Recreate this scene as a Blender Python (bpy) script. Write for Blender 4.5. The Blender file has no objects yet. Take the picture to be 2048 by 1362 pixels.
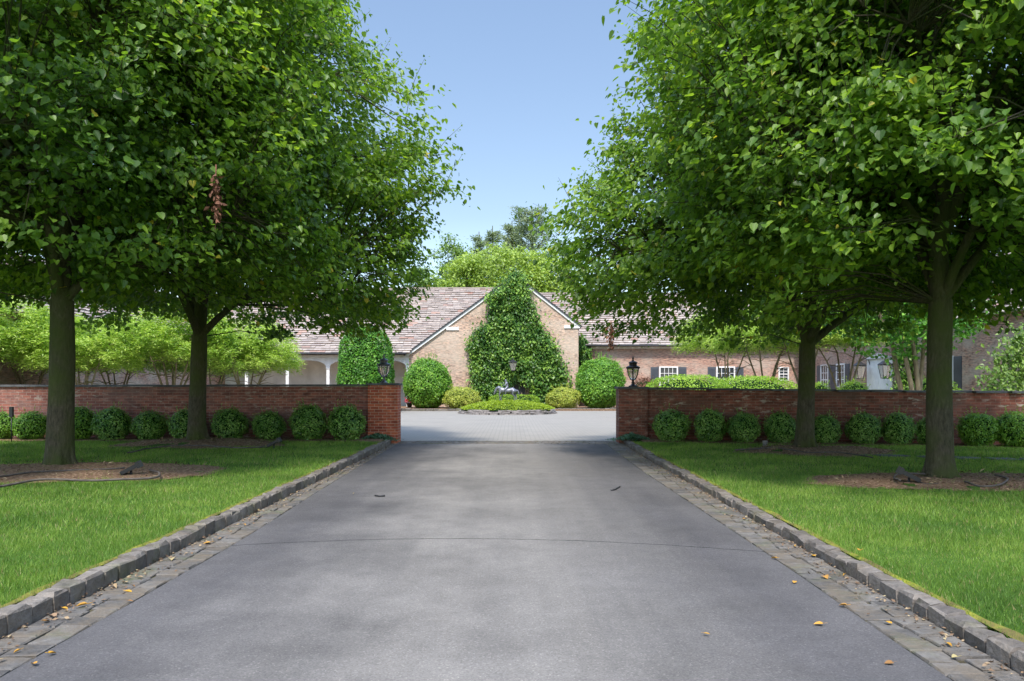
import bpy, math, random
import numpy as np
from mathutils import Vector, Matrix, noise as mnoise

R = math.radians
rng = np.random.default_rng(7)
random.seed(7)
SC = bpy.context.scene
COL = SC.collection

# ------------------------------------------------------------------ camera, sky, sun
FPX, HOR, EYE = 1500.0, 773.0, 1.45          # focal length in px of the 2048 px wide photo, horizon row, eye height
cam_d = bpy.data.cameras.new('camera')
cam = bpy.data.objects.new('camera', cam_d)
COL.objects.link(cam)
cam.location = (0, 0, EYE)
cam.rotation_euler = (R(90), 0, 0)
cam_d.sensor_width = 36
cam_d.lens = 36 * FPX / 2048
cam_d.shift_y = (HOR - 681) / 2048
cam_d.clip_end = 3000
SC.camera = cam

SUN_EL, SUN_AZ = R(56), R(187)               # azimuth: where the sun stands, clockwise from +Y
world = bpy.data.worlds.new('World')
SC.world = world
world.use_nodes = True
wn = world.node_tree.nodes
wl = world.node_tree.links
wn.clear()
wo = wn.new('ShaderNodeOutputWorld')
wb = wn.new('ShaderNodeBackground')
sky = wn.new('ShaderNodeTexSky')
sky.sky_type = 'NISHITA'
sky.sun_disc = False
sky.sun_elevation = SUN_EL
sky.sun_rotation = SUN_AZ
sky.air_density = 1.0
sky.dust_density = 0.5
sky.ozone_density = 2.0
wb.inputs['Strength'].default_value = 0.15
# sky reshaped by height: low band dimmed, zenith brightened as added fill for shade
wtc = wn.new('ShaderNodeTexCoord')
wsx = wn.new('ShaderNodeSeparateXYZ')
wl.new(wtc.outputs['Generated'], wsx.inputs[0])
wra = wn.new('ShaderNodeValToRGB')
while len(wra.color_ramp.elements) < 5: wra.color_ramp.elements.new(.5)
for e_, (p_, v_) in zip(wra.color_ramp.elements, ((.05, .34), (.22, .275), (.36, .305), (.47, .33), (.8, 1.0))):
    e_.position = p_; e_.color = (v_, v_, v_, 1)
wl.new(wsx.outputs[2], wra.inputs[0])
wmr = wn.new('ShaderNodeMath'); wmr.operation = 'MULTIPLY'; wmr.inputs[1].default_value = 2.1
wl.new(wra.outputs[0], wmr.inputs[0])
wvm = wn.new('ShaderNodeVectorMath'); wvm.operation = 'SCALE'
wl.new(sky.outputs[0], wvm.inputs[0]); wl.new(wmr.outputs[0], wvm.inputs['Scale'])
wt = wn.new('ShaderNodeVectorMath'); wt.operation = 'MULTIPLY'
wt.inputs[1].default_value = (1.0, .915, .83)
wl.new(wvm.outputs[0], wt.inputs[0])
wl.new(wt.outputs[0], wb.inputs[0])
wl.new(wb.outputs[0], wo.inputs[0])

sd = bpy.data.lights.new('sun', 'SUN')
sd.energy = 1.8
sd.angle = R(6)
sd.color = (1.0, 0.95, 0.87)
sun = bpy.data.objects.new('sun', sd)
COL.objects.link(sun)
S = Vector((math.sin(SUN_AZ) * math.cos(SUN_EL), math.cos(SUN_AZ) * math.cos(SUN_EL), math.sin(SUN_EL)))
sun.rotation_euler = S.to_track_quat('Z', 'Y').to_euler()
sun.location = S * 60

SC.view_settings.view_transform = 'Standard'
SC.view_settings.look = 'None'
SC.view_settings.exposure = 1.5
SC.view_settings.gamma = 1
SC.cycles.max_bounces = 8
SC.cycles.transparent_max_bounces = 12


def G(px, py, h=0.0):
    """photo pixel of a point at height h -> world point"""
    y = FPX * (EYE - h) / (py - HOR)
    return Vector(((px - 1024) * y / FPX, y, h))


def P(px, py, y):
    """photo pixel at distance y -> world point"""
    return Vector(((px - 1024) * y / FPX, y, EYE + (HOR - py) * y / FPX))


# ------------------------------------------------------------------ objects
def tag(o, label=None, cat=None, group=None, kind=None):
    if label: o['label'] = label
    if cat: o['category'] = cat
    if group: o['group'] = group
    if kind: o['kind'] = kind
    return o


def empty(name, loc=(0, 0, 0), rz=0.0):
    o = bpy.data.objects.new(name, None)
    COL.objects.link(o)
    o.location = loc
    o.rotation_euler = (0, 0, rz)
    o.empty_display_size = 0.2
    return o


def copy_tree(o, parent=None):
    c = o.copy()
    COL.objects.link(c)
    c.parent = parent
    for ch in list(o.children):
        copy_tree(ch, c)
    return c


class MB:
    """collects faces; build() links them as one mesh object"""
    def __init__(s):
        s.V = []; s.L = []; s.C = []; s.M = []; s.Rn = []; s.Sm = []; s.n = 0

    def add(s, V, F, mi=0, rnd=None, smooth=False):
        V = np.asarray(V, float).reshape(-1, 3)
        for f in F:
            s.L.append(np.asarray(f, np.int64) + s.n)
            s.C.append(len(f)); s.M.append(mi)
            s.Rn.append(random.random() if rnd is None else rnd)
            s.Sm.append(smooth)
        s.V.append(V); s.n += len(V)

    def addnp(s, V, F, mi=0, rnd=None, smooth=False):
        """F: (n,k) array"""
        s.V.append(V); s.L.append((F + s.n).ravel())
        k = len(F)
        s.C.extend([F.shape[1]] * k); s.M.extend([mi] * k)
        s.Rn.extend(rnd if rnd is not None else [0.5] * k); s.Sm.extend([smooth] * k)
        s.n += len(V)

    def box(s, x0, x1, y0, y1, z0, z1, mi=0, rnd=None, M=None):
        V = [(x, y, z) for z in (z0, z1) for y in (y0, y1) for x in (x0, x1)]
        if M is not None: V = [M @ Vector(v) for v in V]
        F = [(0, 2, 3, 1), (4, 5, 7, 6), (0, 1, 5, 4), (2, 6, 7, 3), (0, 4, 6, 2), (1, 3, 7, 5)]
        s.add(V, F, mi, rnd)

    def tube(s, pts, rad, n=8, mi=0, cap=True, rnd=None, smooth=True, squash=None):
        pts = [Vector(p) for p in pts]
        k = len(pts)
        rad = [rad] * k if not hasattr(rad, '__len__') else rad
        ref = Vector((0, 0, 1)) if abs((pts[-1] - pts[0]).normalized().z) < .8 else Vector((0, 1, 0))
        V = []
        for i, p in enumerate(pts):
            d = (pts[min(i + 1, k - 1)] - pts[max(i - 1, 0)]).normalized()
            a = d.cross(ref).normalized(); b = a.cross(d)
            for j in range(n):
                t = 2 * math.pi * j / n
                V.append(p + (a * math.cos(t) + b * math.sin(t) * (squash or 1)) * rad[i])
        F = [(i * n + j, i * n + (j + 1) % n, (i + 1) * n + (j + 1) % n, (i + 1) * n + j) for i in range(k - 1) for j in range(n)]
        if cap: F += [tuple(range(n - 1, -1, -1)), tuple(range((k - 1) * n, k * n))]
        s.add(V, F, mi, rnd, smooth)

    def lathe(s, prof, n=16, c=(0, 0, 0), mi=0, smooth=True, rnd=None):
        V = [(c[0] + r * math.cos(2 * math.pi * j / n), c[1] + r * math.sin(2 * math.pi * j / n), c[2] + z) for r, z in prof for j in range(n)]
        k = len(prof)
        F = [(i * n + j, i * n + (j + 1) % n, (i + 1) * n + (j + 1) % n, (i + 1) * n + j) for i in range(k - 1) for j in range(n)]
        F += [tuple(range(n - 1, -1, -1)), tuple(range((k - 1) * n, k * n))]
        s.add(V, F, mi, rnd, smooth)

    def prism(s, poly, y0, y1, mi=0):
        """poly in (x,z), extruded along y"""
        n = len(poly)
        V = [(x, y0, z) for x, z in poly] + [(x, y1, z) for x, z in poly]
        F = [tuple(range(n)), tuple(range(2 * n - 1, n - 1, -1))] + [(i, i + n, (i + 1) % n + n, (i + 1) % n) for i in range(n)]
        s.add(V, F, mi)

    def build(s, name, mats, parent=None, uv=True):
        V = np.concatenate(s.V) if s.V else np.zeros((0, 3))
        L = np.concatenate([np.asarray(x).ravel() for x in s.L]).astype(np.int32)
        C = np.asarray(s.C, np.int32)
        st = np.concatenate([[0], np.cumsum(C)[:-1]]).astype(np.int32)
        me = bpy.data.meshes.new(name)
        me.vertices.add(len(V)); me.vertices.foreach_set('co', V.astype(np.float32).ravel())
        me.loops.add(len(L)); me.loops.foreach_set('vertex_index', L)
        me.polygons.add(len(C)); me.polygons.foreach_set('loop_start', st)
        me.polygons.foreach_set('loop_total', C)
        me.polygons.foreach_set('material_index', np.asarray(s.M, np.int32))
        me.polygons.foreach_set('use_smooth', np.asarray(s.Sm, bool))
        a = me.attributes.new('rnd', 'FLOAT', 'FACE')
        a.data.foreach_set('value', np.asarray(s.Rn, np.float32))
        me.update(calc_edges=True)
        if uv:
            nr = np.zeros(len(C) * 3, np.float32)
            me.polygons.foreach_get('normal', nr)
            nr = np.abs(nr.reshape(-1, 3))
            ax = np.repeat(np.argmax(nr, 1), C)
            p = V[L]
            u = np.where(ax == 0, p[:, 1], p[:, 0]); v = np.where(ax == 2, p[:, 1], p[:, 2])
            ul = me.uv_layers.new(name='UVMap')
            ul.data.foreach_set('uv', np.stack([u, v], 1).astype(np.float32).ravel())
        for m in (mats if isinstance(mats, (list, tuple)) else [mats]): me.materials.append(m)
        o = bpy.data.objects.new(name, me)
        COL.objects.link(o)
        if parent is not None: o.parent = parent
        return o


# ------------------------------------------------------------------ materials
class NT:
    def __init__(s, name):
        s.m = bpy.data.materials.new(name); s.m.use_nodes = True
        s.t = s.m.node_tree; s.N = s.t.nodes; s.N.clear()
        s.out = s.N.new('ShaderNodeOutputMaterial')

    def n(s, typ, ins=None, **kw):
        x = s.N.new('ShaderNode' + typ)
        for k, v in kw.items(): setattr(x, k, v)
        for k, v in (ins or {}).items():
            if isinstance(v, bpy.types.NodeSocket): s.t.links.new(v, x.inputs[k])
            else: x.inputs[k].default_value = v
        return x

    def ramp(s, fac, stops):
        x = s.N.new('ShaderNodeValToRGB')
        e = x.color_ramp.elements
        while len(e) < len(stops): e.new(0.5)
        for i, (p, c) in enumerate(stops):
            e[i].position = p; e[i].color = (*c, 1) if len(c) == 3 else c
        s.t.links.new(fac, x.inputs[0])
        return x.outputs[0]

    def mix(s, f, a, b, blend='MIX'):
        x = s.N.new('ShaderNodeMix'); x.data_type = 'RGBA'; x.blend_type = blend
        for i, v in ((0, f), (6, a), (7, b)):
            if isinstance(v, bpy.types.NodeSocket): s.t.links.new(v, x.inputs[i])
            else: x.inputs[i].default_value = v if i == 0 else (*v, 1)
        return x.outputs[2]

    def noise(s, scale, vec=None, detail=4, rough=.55, out=0):
        x = s.n('TexNoise', {'Scale': scale, 'Detail': detail, 'Roughness': rough})
        if vec is not None: s.t.links.new(vec, x.inputs['Vector'])
        return x.outputs[out]

    def math(s, op, a, b=0.0, clamp=False):
        x = s.N.new('ShaderNodeMath'); x.operation = op; x.use_clamp = clamp
        for i, v in ((0, a), (1, b)):
            if isinstance(v, bpy.types.NodeSocket): s.t.links.new(v, x.inputs[i])
            else: x.inputs[i].default_value = v
        return x.outputs[0]

    def pos(s): return s.n('NewGeometry').outputs['Position']
    def obj(s): return s.n('TexCoord').outputs['Object']
    def uv(s): return s.n('TexCoord').outputs['UV']
    def att(s): return s.n('Attribute', attribute_name='rnd').outputs['Fac']

    def scalevec(s, vec, sc):
        return s.n('Mapping', {'Vector': vec, 'Scale': sc}).outputs[0]

    def fin(s, col, rough=.8, spec=.3, bump=None, bstr=.3, bdist=.01, metal=0, transl=None, tfac=.3, alpha=None):
        b = s.n('BsdfPrincipled', {'Roughness': rough, 'Specular IOR Level': spec, 'Metallic': metal})
        if isinstance(col, bpy.types.NodeSocket): s.t.links.new(col, b.inputs['Base Color'])
        else: b.inputs['Base Color'].default_value = (*col, 1)
        if bump is not None:
            bn = s.n('Bump', {'Strength': bstr, 'Distance': bdist, 'Height': bump})
            s.t.links.new(bn.outputs[0], b.inputs['Normal'])
        sh = b.outputs[0]
        if transl is not None:
            t = s.n('BsdfTranslucent')
            s.t.links.new(transl, t.inputs[0])
            mx = s.n('MixShader', {0: tfac, 1: sh, 2: t.outputs[0]})
            sh = mx.outputs[0]
        s.t.links.new(sh, s.out.inputs[0])
        return s.m


def leafmat(name, dark, mid, light, yellow=None, tfac=.35, rough=.42, spec=.45, nscale=.35, tboost=(1.5, 1.5, .8)):
    t = NT(name)
    r = t.att()
    nz = t.noise(nscale, t.pos(), 3)
    f = t.math('ADD', t.math('MULTIPLY', r, .6), t.math('MULTIPLY', t.math('SUBTRACT', nz, .3), 1.0), True)
    stops = [(0.05, dark), (.5, mid), (.85, light)]
    c = t.ramp(f, stops)
    if yellow is not None:
        c = t.mix(t.math('GREATER_THAN', r, .992), c, yellow)
    tc = t.mix(1.0, c, tboost, 'MULTIPLY')
    return t.fin(c, rough, spec, transl=tc, tfac=tfac)


M = {}
M['linden'] = leafmat('linden_leaf', (.045, .10, .022), (.125, .235, .03), (.27, .40, .05), (.45, .40, .05), tfac=.5, rough=.42, spec=.45, tboost=(1.65, 1.65, .7))
M['box'] = leafmat('boxwood_leaf', (.03, .11, .014), (.12, .28, .035), (.34, .52, .12), tfac=.22, rough=.32, spec=.6, nscale=3)
M['boxlit'] = leafmat('boxwood_lit_leaf', (.05, .15, .012), (.13, .29, .025), (.26, .44, .05), tfac=.25, nscale=3)  # lit copy of the boxwood leaf: open-side light on the end bushes put into colour
M['round'] = leafmat('round_shrub_leaf', (.05, .16, .015), (.14, .32, .03), (.30, .50, .06), tfac=.3, nscale=1.2)
M['column'] = leafmat('clipped_tree_leaf', (.03, .12, .012), (.08, .24, .02), (.20, .42, .045), tfac=.3, nscale=1.5)
M['gold'] = leafmat('golden_shrub_leaf', (.20, .27, .03), (.36, .42, .06), (.55, .56, .12), tfac=.3, nscale=2)
M['lime'] = leafmat('lime_cover_leaf', (.17, .26, .015), (.28, .38, .02), (.40, .50, .04), tfac=.3, nscale=2)
M['ivy'] = leafmat('climber_leaf', (.018, .07, .012), (.08, .19, .028), (.28, .44, .07), tfac=.3, nscale=1.0)
M['feather'] = leafmat('feathery_leaf', (.13, .24, .035), (.32, .46, .08), (.56, .66, .20), tfac=.45, nscale=.6)
M['bgl'] = leafmat('far_light_leaf', (.15, .23, .03), (.25, .36, .05), (.38, .49, .09), tfac=.35, nscale=.18)
M['bgd'] = leafmat('far_green_leaf', (.08, .15, .03), (.15, .25, .045), (.26, .38, .07), tfac=.3, nscale=.2)
M['pine'] = leafmat('pine_needle', (.10, .15, .075), (.17, .23, .105), (.28, .34, .15), tfac=.3, nscale=.3)
M['hedge'] = leafmat('hedge_leaf', (.14, .26, .015), (.24, .40, .025), (.38, .54, .05), tfac=.3, nscale=1.5)
M['cover'] = leafmat('ground_cover_leaf', (.02, .07, .03), (.06, .15, .07), (.16, .28, .16), tfac=.2, nscale=5)

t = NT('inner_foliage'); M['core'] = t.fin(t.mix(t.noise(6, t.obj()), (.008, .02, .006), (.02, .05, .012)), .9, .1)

t = NT('bark')
v = t.scalevec(t.obj(), (9, 9, 2.6))
nz = t.noise(3.2, v, 8, .72)
c = t.ramp(nz, [(.3, (.035, .03, .02)), (.6, (.115, .10, .068)), (.75, (.22, .195, .14))])
mz = t.noise(1.6, t.obj(), 4)
c = t.mix(t.ramp(mz, [(.38, (0, 0, 0)), (.6, (.85, .85, .85))]), c, (.07, .09, .022))
M['bark'] = t.fin(c, .9, .2, bump=nz, bstr=1.0, bdist=.045)
t = NT('light_bark')
nz = t.noise(3, t.scalevec(t.obj(), (6, 6, 1)), 5)
M['bark2'] = t.fin(t.ramp(nz, [(.3, (.14, .11, .07)), (.7, (.32, .27, .17))]), .85, .2, bump=nz, bstr=.4)


def brickmat(name, c1, c2, mortar, stain=None, stain_lo=.5, stain_hi=.62, bw=.21, rh=.072, sscale=.5, spots=None, tint=.55, cov=.65):
    t = NT(name)
    uv = t.uv()
    b = t.n('TexBrick', {'Vector': uv, 'Color1': (*c1, 1), 'Color2': (*c2, 1), 'Mortar': (*mortar, 1), 'Scale': 1.0,
                         'Mortar Size': .006, 'Mortar Smooth': .3, 'Bias': 0.0, 'Brick Width': bw, 'Row Height': rh})
    c = b.outputs[0]
    # per-brick tint
    wn_ = t.n('TexNoise', {'Vector': t.scalevec(uv, (4.8, 14, 1)), 'Scale': 1.0, 'Detail': 1})
    c = t.mix(tint, c, t.ramp(wn_.outputs[0], [(.3, (.45, .42, .42)), (.5, (1, 1, 1)), (.7, (1.45, 1.25, 1.15))]), 'MULTIPLY')
    big = t.noise(.45, t.scalevec(uv, (1, 1.6, 1)), 5, .6)
    c = t.mix(.6, c, t.ramp(big, [(.3, (.6, .58, .56)), (.7, (1.2, 1.2, 1.2))]), 'MULTIPLY')
    if stain is not None:
        sn = t.noise(sscale, t.scalevec(uv, (1.0, 2.2, 1)), 7, .65)
        fac = t.ramp(sn, [(stain_lo, (0, 0, 0)), (stain_hi, (1, 1, 1))])
        c = t.mix(fac, c, t.mix(1 - cov, stain, c))
    if spots is not None:
        sp = t.noise(9, t.scalevec(uv, (.45, 1.4, 1)), 3, .6)
        fac = t.ramp(sp, [(.56, (0, 0, 0)), (.63, (.8, .8, .8))])
        zone = t.ramp(t.noise(1.1, t.scalevec(uv, (.5, 2.5, 1)), 3), [(.45, (0, 0, 0)), (.6, (1, 1, 1))])
        c = t.mix(t.math('MULTIPLY', fac, zone), c, spots)
    gr = t.noise(60, uv, 3)
    h = t.math('ADD', t.math('MULTIPLY', b.outputs['Fac'], -1.0), t.math('MULTIPLY', gr, .4))
    return t.fin(c, .88, .2, bump=h, bstr=.6, bdist=.008)


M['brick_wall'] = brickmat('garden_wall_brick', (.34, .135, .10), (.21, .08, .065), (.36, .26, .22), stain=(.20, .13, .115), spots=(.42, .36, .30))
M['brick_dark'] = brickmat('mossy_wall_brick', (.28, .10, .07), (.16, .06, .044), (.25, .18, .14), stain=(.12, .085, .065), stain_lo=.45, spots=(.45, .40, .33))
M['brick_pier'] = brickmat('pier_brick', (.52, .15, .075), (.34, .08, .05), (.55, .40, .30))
M['brick_house'] = brickmat('limewashed_brick', (.55, .40, .30), (.40, .27, .20), (.54, .47, .38), stain=(.56, .48, .385), stain_lo=.42, stain_hi=.62, tint=.85, cov=.6, sscale=.35)
M['brick_wing'] = brickmat('pink_brick', (.44, .27, .205), (.33, .185, .14), (.46, .40, .33), stain=(.46, .40, .33), tint=.85, cov=.6, stain_lo=.42, stain_hi=.62, sscale=.5)

t = NT('slate')
r = t.att()
c = t.ramp(r, [(0, (.25, .225, .20)), (.25, (.37, .335, .30)), (.5, (.32, .29, .265)), (.7, (.43, .39, .345)), (.86, (.29, .26, .245)), (.95, (.37, .24, .19)), (1, (.40, .30, .245))])
nz = t.noise(5, t.pos(), 5)
c = t.mix(.5, c, t.ramp(nz, [(.3, (.6, .6, .6)), (.7, (1.2, 1.2, 1.2))]), 'MULTIPLY')
c = t.mix(1.0, c, (1.05, .98, .94), 'MULTIPLY')
M['slate'] = t.fin(c, .7, .3, bump=nz, bstr=.4, bdist=.02)
t = NT('roof_edge'); M['edge'] = t.fin((.05, .05, .055), .6)


def plain(name, c, rough=.6, spec=.4, var=.12, scale=3, metal=0):
    t = NT(name)
    nz = t.noise(scale, t.obj(), 5)
    lo = tuple(x * (1 - var) for x in c); hi = tuple(min(1, x * (1 + var)) for x in c)
    return t.fin(t.ramp(nz, [(.3, lo), (.7, hi)]), rough, spec, metal=metal)


M['white'] = plain('white_paint', (.74, .74, .72), .5)
M['stucco'] = plain('grey_stucco', (.72, .72, .70), .9, .1, .15, 1.5)
M['shutter'] = plain('dark_grey_paint', (.075, .085, .10), .5)
M['bronze'] = plain('patinated_bronze', (.17, .175, .20), .34, .6, .5, 6, .35)
M['black'] = plain('black_metal', (.02, .02, .022), .4, .5)
M['lampm'] = plain('brown_black_metal', (.035, .028, .03), .38, .5, .3, 8, .4)
M['pewter'] = plain('worn_pewter_metal', (.13, .13, .14), .32, .5, .3, 8, .8)
M['bluestone'] = plain('bluestone', (.10, .10, .105), .8, .2, .35, 5)
M['stone'] = plain('fieldstone', (.26, .235, .22), .85, .2, .45, 6)
M['red'] = plain('red_flower', (.5, .03, .04), .6)
M['plastic'] = plain('pale_plastic', (.6, .6, .6), .5)
M['gravel'] = plain('cream_wall', (.55, .52, .45), .8)
t = NT('window_glass'); M['glass'] = t.fin(t.mix(t.noise(2, t.obj()), (.015, .02, .025), (.06, .075, .085)), .08, .6)
t = NT('lamp_glass')
b = t.n('BsdfPrincipled', {'Base Color': (.75, .70, .64, 1), 'Roughness': .25, 'Transmission Weight': .75, 'IOR': 1.1})
t.t.links.new(b.outputs[0], t.out.inputs[0]); M['lglass'] = t.m

# asphalt with its transverse joint
t = NT('asphalt')
p = t.pos()
sp = t.noise(110, p, 3, .7)
vo = t.n('TexVoronoi', {'Vector': p, 'Scale': 120.0}).outputs['Color']
vf = t.n('SeparateColor', {0: vo}).outputs[0]
big = t.noise(.5, p, 5, .6)
md = t.noise(3.5, p, 4, .6)
c = t.ramp(big, [(.3, (.135, .129, .124)), (.5, (.182, .174, .167)), (.7, (.225, .215, .205))])
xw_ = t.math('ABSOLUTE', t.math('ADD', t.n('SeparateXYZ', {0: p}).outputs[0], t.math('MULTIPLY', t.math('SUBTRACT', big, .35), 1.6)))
c = t.mix(1.0, c, t.ramp(t.math('MULTIPLY', xw_, .4), [(.22, (1.08, 1.06, 1.04)), (.75, (.56, .56, .60))]), 'MULTIPLY')  # lighter worn centre, and tree shade along the sides painted into the colour
c = t.mix(.4, c, t.ramp(md, [(.3, (.75, .75, .75)), (.7, (1.2, 1.2, 1.2))]), 'MULTIPLY')
st = t.noise(1.0, t.scalevec(p, (2.6, .16, 1)), 4, .6)
c = t.mix(.55, c, t.ramp(st, [(.35, (.86, .86, .87)), (.65, (1.14, 1.13, 1.12))]), 'MULTIPLY')
c = t.mix(.5, c, t.ramp(vf, [(.0, (.55, .55, .56)), (.5, (.95, .95, .95)), (.93, (1.15, 1.15, 1.15)), (1, (1.9, 1.87, 1.85))]), 'MULTIPLY')
cv = t.n('TexVoronoi', {'Vector': t.mix(.22, p, t.n('TexNoise', {'Vector': p, 'Scale': 1.3, 'Detail': 6}).outputs['Color']), 'Scale': .42}, feature='DISTANCE_TO_EDGE')
cm = t.math('MULTIPLY', t.math('LESS_THAN', cv.outputs['Distance'], .0022), t.math('GREATER_THAN', t.noise(.35, p, 2), .53))
oil = t.ramp(t.noise(.9, t.scalevec(p, (1, .7, 1)), 3, .5), [(.66, (0, 0, 0)), (.74, (.45, .45, .45))])
c = t.mix(oil, c, (.07, .068, .066))
xyz = t.n('SeparateXYZ', {0: p})
X, Y = xyz.outputs[0], xyz.outputs[1]
yy = t.math('ADD', t.math('ADD', 7.13, t.math('MULTIPLY', X, -.0815)), t.math('MULTIPLY', t.math('MULTIPLY', X, X), -.0763))
wob = t.math('MULTIPLY', t.math('SUBTRACT', t.noise(3, p, 5, .7), .5), .07)
d = t.math('ABSOLUTE', t.math('SUBTRACT', t.math('ADD', Y, wob), yy))
line = t.math('LESS_THAN', d, t.math('ADD', .003, t.math('MULTIPLY', t.noise(5, p, 2), .016)))
c = t.mix(t.math('MULTIPLY', line, .8), c, (.02, .02, .02))
c = t.mix(1.0, c, (1.0, .985, .93), 'MULTIPLY')
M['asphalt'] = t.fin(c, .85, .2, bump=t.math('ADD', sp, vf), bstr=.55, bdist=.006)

t = NT('courtyard_paving')
p = t.pos()
b = t.n('TexBrick', {'Vector': p, 'Color1': (.31, .285, .245, 1), 'Color2': (.26, .24, .21, 1), 'Mortar': (.14, .13, .11, 1), 'Scale': 1.0,
                     'Mortar Size': .012, 'Brick Width': .26, 'Row Height': .16})
c = t.mix(.5, b.outputs[0], t.ramp(t.noise(.6, p, 5), [(.3, (.8, .8, .8)), (.7, (1.2, 1.18, 1.15))]), 'MULTIPLY')
c = t.mix(.45, c, (.28, .26, .225)); M['court'] = t.fin(c, .85, .2, bump=b.outputs['Fac'], bstr=-.3)


def stonemat(name, cols, moss):
    t = NT(name)
    p = t.pos()
    r = t.att()
    c = t.ramp(r, [(0, cols[0]), (.5, cols[1]), (1, cols[2])])
    nz = t.noise(14, p, 6, .65)
    c = t.mix(.7, c, t.ramp(nz, [(.3, (.5, .5, .5)), (.7, (1.35, 1.35, 1.35))]), 'MULTIPLY')
    ms = t.noise(1.8, p, 6, .7)
    c = t.mix(t.ramp(ms, [(.52, (0, 0, 0)), (.68, (moss,) * 3)]), c, (.10, .12, .03))
    dz = t.noise(3.3, p, 7, .7)
    c = t.mix(t.ramp(dz, [(.45, (0, 0, 0)), (.6, (moss * 1.3,) * 3)]), c, (.15, .12, .085))
    return t.fin(c, .85, .25, bump=nz, bstr=1.0, bdist=.025)


M['kerb'] = stonemat('granite_kerb', [(.115, .10, .088), (.17, .15, .13), (.24, .21, .18)], .35)
M['paver'] = stonemat('cobble_paver', [(.095, .088, .08), (.135, .125, .112), (.18, .165, .145)], .55)
t = NT('joint_soil'); M['joint'] = t.fin(t.ramp(t.noise(8, t.pos(), 5), [(.35, (.055, .045, .03)), (.65, (.11, .10, .05))]), .95, .1)
t = NT('mulch')
nz = t.noise(22, t.scalevec(t.pos(), (1, 2, 1)), 6, .7)
M['mulch'] = t.fin(t.ramp(nz, [(.3, (.06, .036, .02)), (.5, (.19, .115, .07)), (.64, (.46, .33, .22))]), .95, .1, bump=nz, bstr=1, bdist=.03)
t = NT('lawn_soil')
nz = t.noise(.8, t.pos(), 6, .6)
M['lawn'] = t.fin(t.ramp(nz, [(.3, (.035, .075, .012)), (.6, (.06, .12, .02)), (.8, (.09, .12, .03))]), .95, .1, bump=t.noise(60, t.pos()), bstr=.6)
t = NT('ground_earth')
M['ground'] = t.fin(t.ramp(t.noise(.2, t.pos(), 6), [(.3, (.035, .07, .02)), (.7, (.07, .11, .035))]), .95, .1)
t = NT('grass_blade')
r = t.att()
nz = t.noise(.75, t.pos(), 6, .65)
f = t.math('ADD', t.math('MULTIPLY', r, .45), t.math('MULTIPLY', t.math('SUBTRACT', nz, .33), 1.7), True)
c = t.ramp(f, [(.1, (.07, .14, .026)), (.45, (.135, .25, .034)), (.8, (.27, .38, .07))])
c = t.mix(t.math('GREATER_THAN', r, .94), c, (.34, .29, .13))
M['grass'] = t.fin(c, .5, .3, transl=t.mix(1.0, c, (1.4, 1.4, .7), 'MULTIPLY'), tfac=.35)
t = NT('dead_leaf')
M['dead'] = t.fin(t.ramp(t.n('ObjectInfo').outputs['Random'], [(0, (.50, .27, .03)), (.3, (.42, .22, .05)), (.55, (.22, .11, .04)), (.8, (.38, .33, .15)), (1, (.30, .20, .12))]), .6, .3)
M['hose'] = plain('weathered_hose', (.10, .085, .075), .7, .2, .4, 10)
M['drybranch'] = plain('dry_brown_leaf', (.16, .075, .045), .8, .2, .4, 10)

# ------------------------------------------------------------------ leaf scattering
LEAF = {
    'heart': (np.array([(0, 0, 0), (-.27, -.07, .06), (-.49, .22, .12), (-.36, .64, .07), (0, 1.06, -.10), (.36, .64, .07), (.49, .22, .12), (.27, -.07, .06)], float),
              np.array([(0, 4, 3, 2, 1), (0, 7, 6, 5, 4)])),
    'oval': (np.array([(0, 0, 0), (-.30, .45, .06), (0, 1, -.04), (.30, .45, .06)], float), np.array([(0, 3, 2, 1)])),
    'slim': (np.array([(0, 0, 0), (-.15, .4, .03), (0, 1, -.12), (.15, .4, .03)], float), np.array([(0, 3, 2, 1)])),
}


def unit(a):
    return a / np.maximum(np.linalg.norm(a, axis=1, keepdims=True), 1e-9)


def leaves(mb, pos, nrm, tip, size, kind='oval', mi=0, rnd=None):
    """pos,nrm,tip (n,3); size (n,)"""
    n = len(pos)
    Z = unit(nrm)
    Yv = unit(tip - Z * np.sum(tip * Z, 1, keepdims=True) + 1e-6)
    Xv = np.cross(Yv, Z)
    T, F = LEAF[kind]
    k = len(T)
    V = pos[:, None, :] + size[:, None, None] * (T[None, :, 0:1] * Xv[:, None, :] + T[None, :, 1:2] * Yv[:, None, :] + T[None, :, 2:3] * (rng.uniform(.2, 2.6, n))[:, None, None] * Z[:, None, :])
    Fa = (np.arange(n)[:, None, None] * k + F[None]).reshape(-1, F.shape[1])
    rr = rng.random(n) if rnd is None else rnd
    mb.addnp(V.reshape(-1, 3), Fa, mi, list(np.repeat(rr, len(F))), smooth=False)


def core_ball(mb, c, rx, ry, rz, mi, amp=.12, seed=0, flat=0.0, n=14):
    V = []; F = []
    for i in range(n + 1):
        th = math.pi * i / n
        for j in range(2 * n):
            ph = math.pi * j / n
            d = Vector((math.sin(th) * math.cos(ph), math.sin(th) * math.sin(ph), math.cos(th)))
            s = 1 + amp * mnoise.noise(d * 2.3 + Vector((seed * 3.1, 0, 0)))
            V.append((c[0] + d.x * rx * s, c[1] + d.y * ry * s, max(flat, c[2] + d.z * rz * s)))
    m = 2 * n
    for i in range(n):
        for j in range(m): F.append((i * m + j, (i + 1) * m + j, (i + 1) * m + (j + 1) % m, i * m + (j + 1) % m))
    mb.add(V, F, mi, .5, True)


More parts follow.
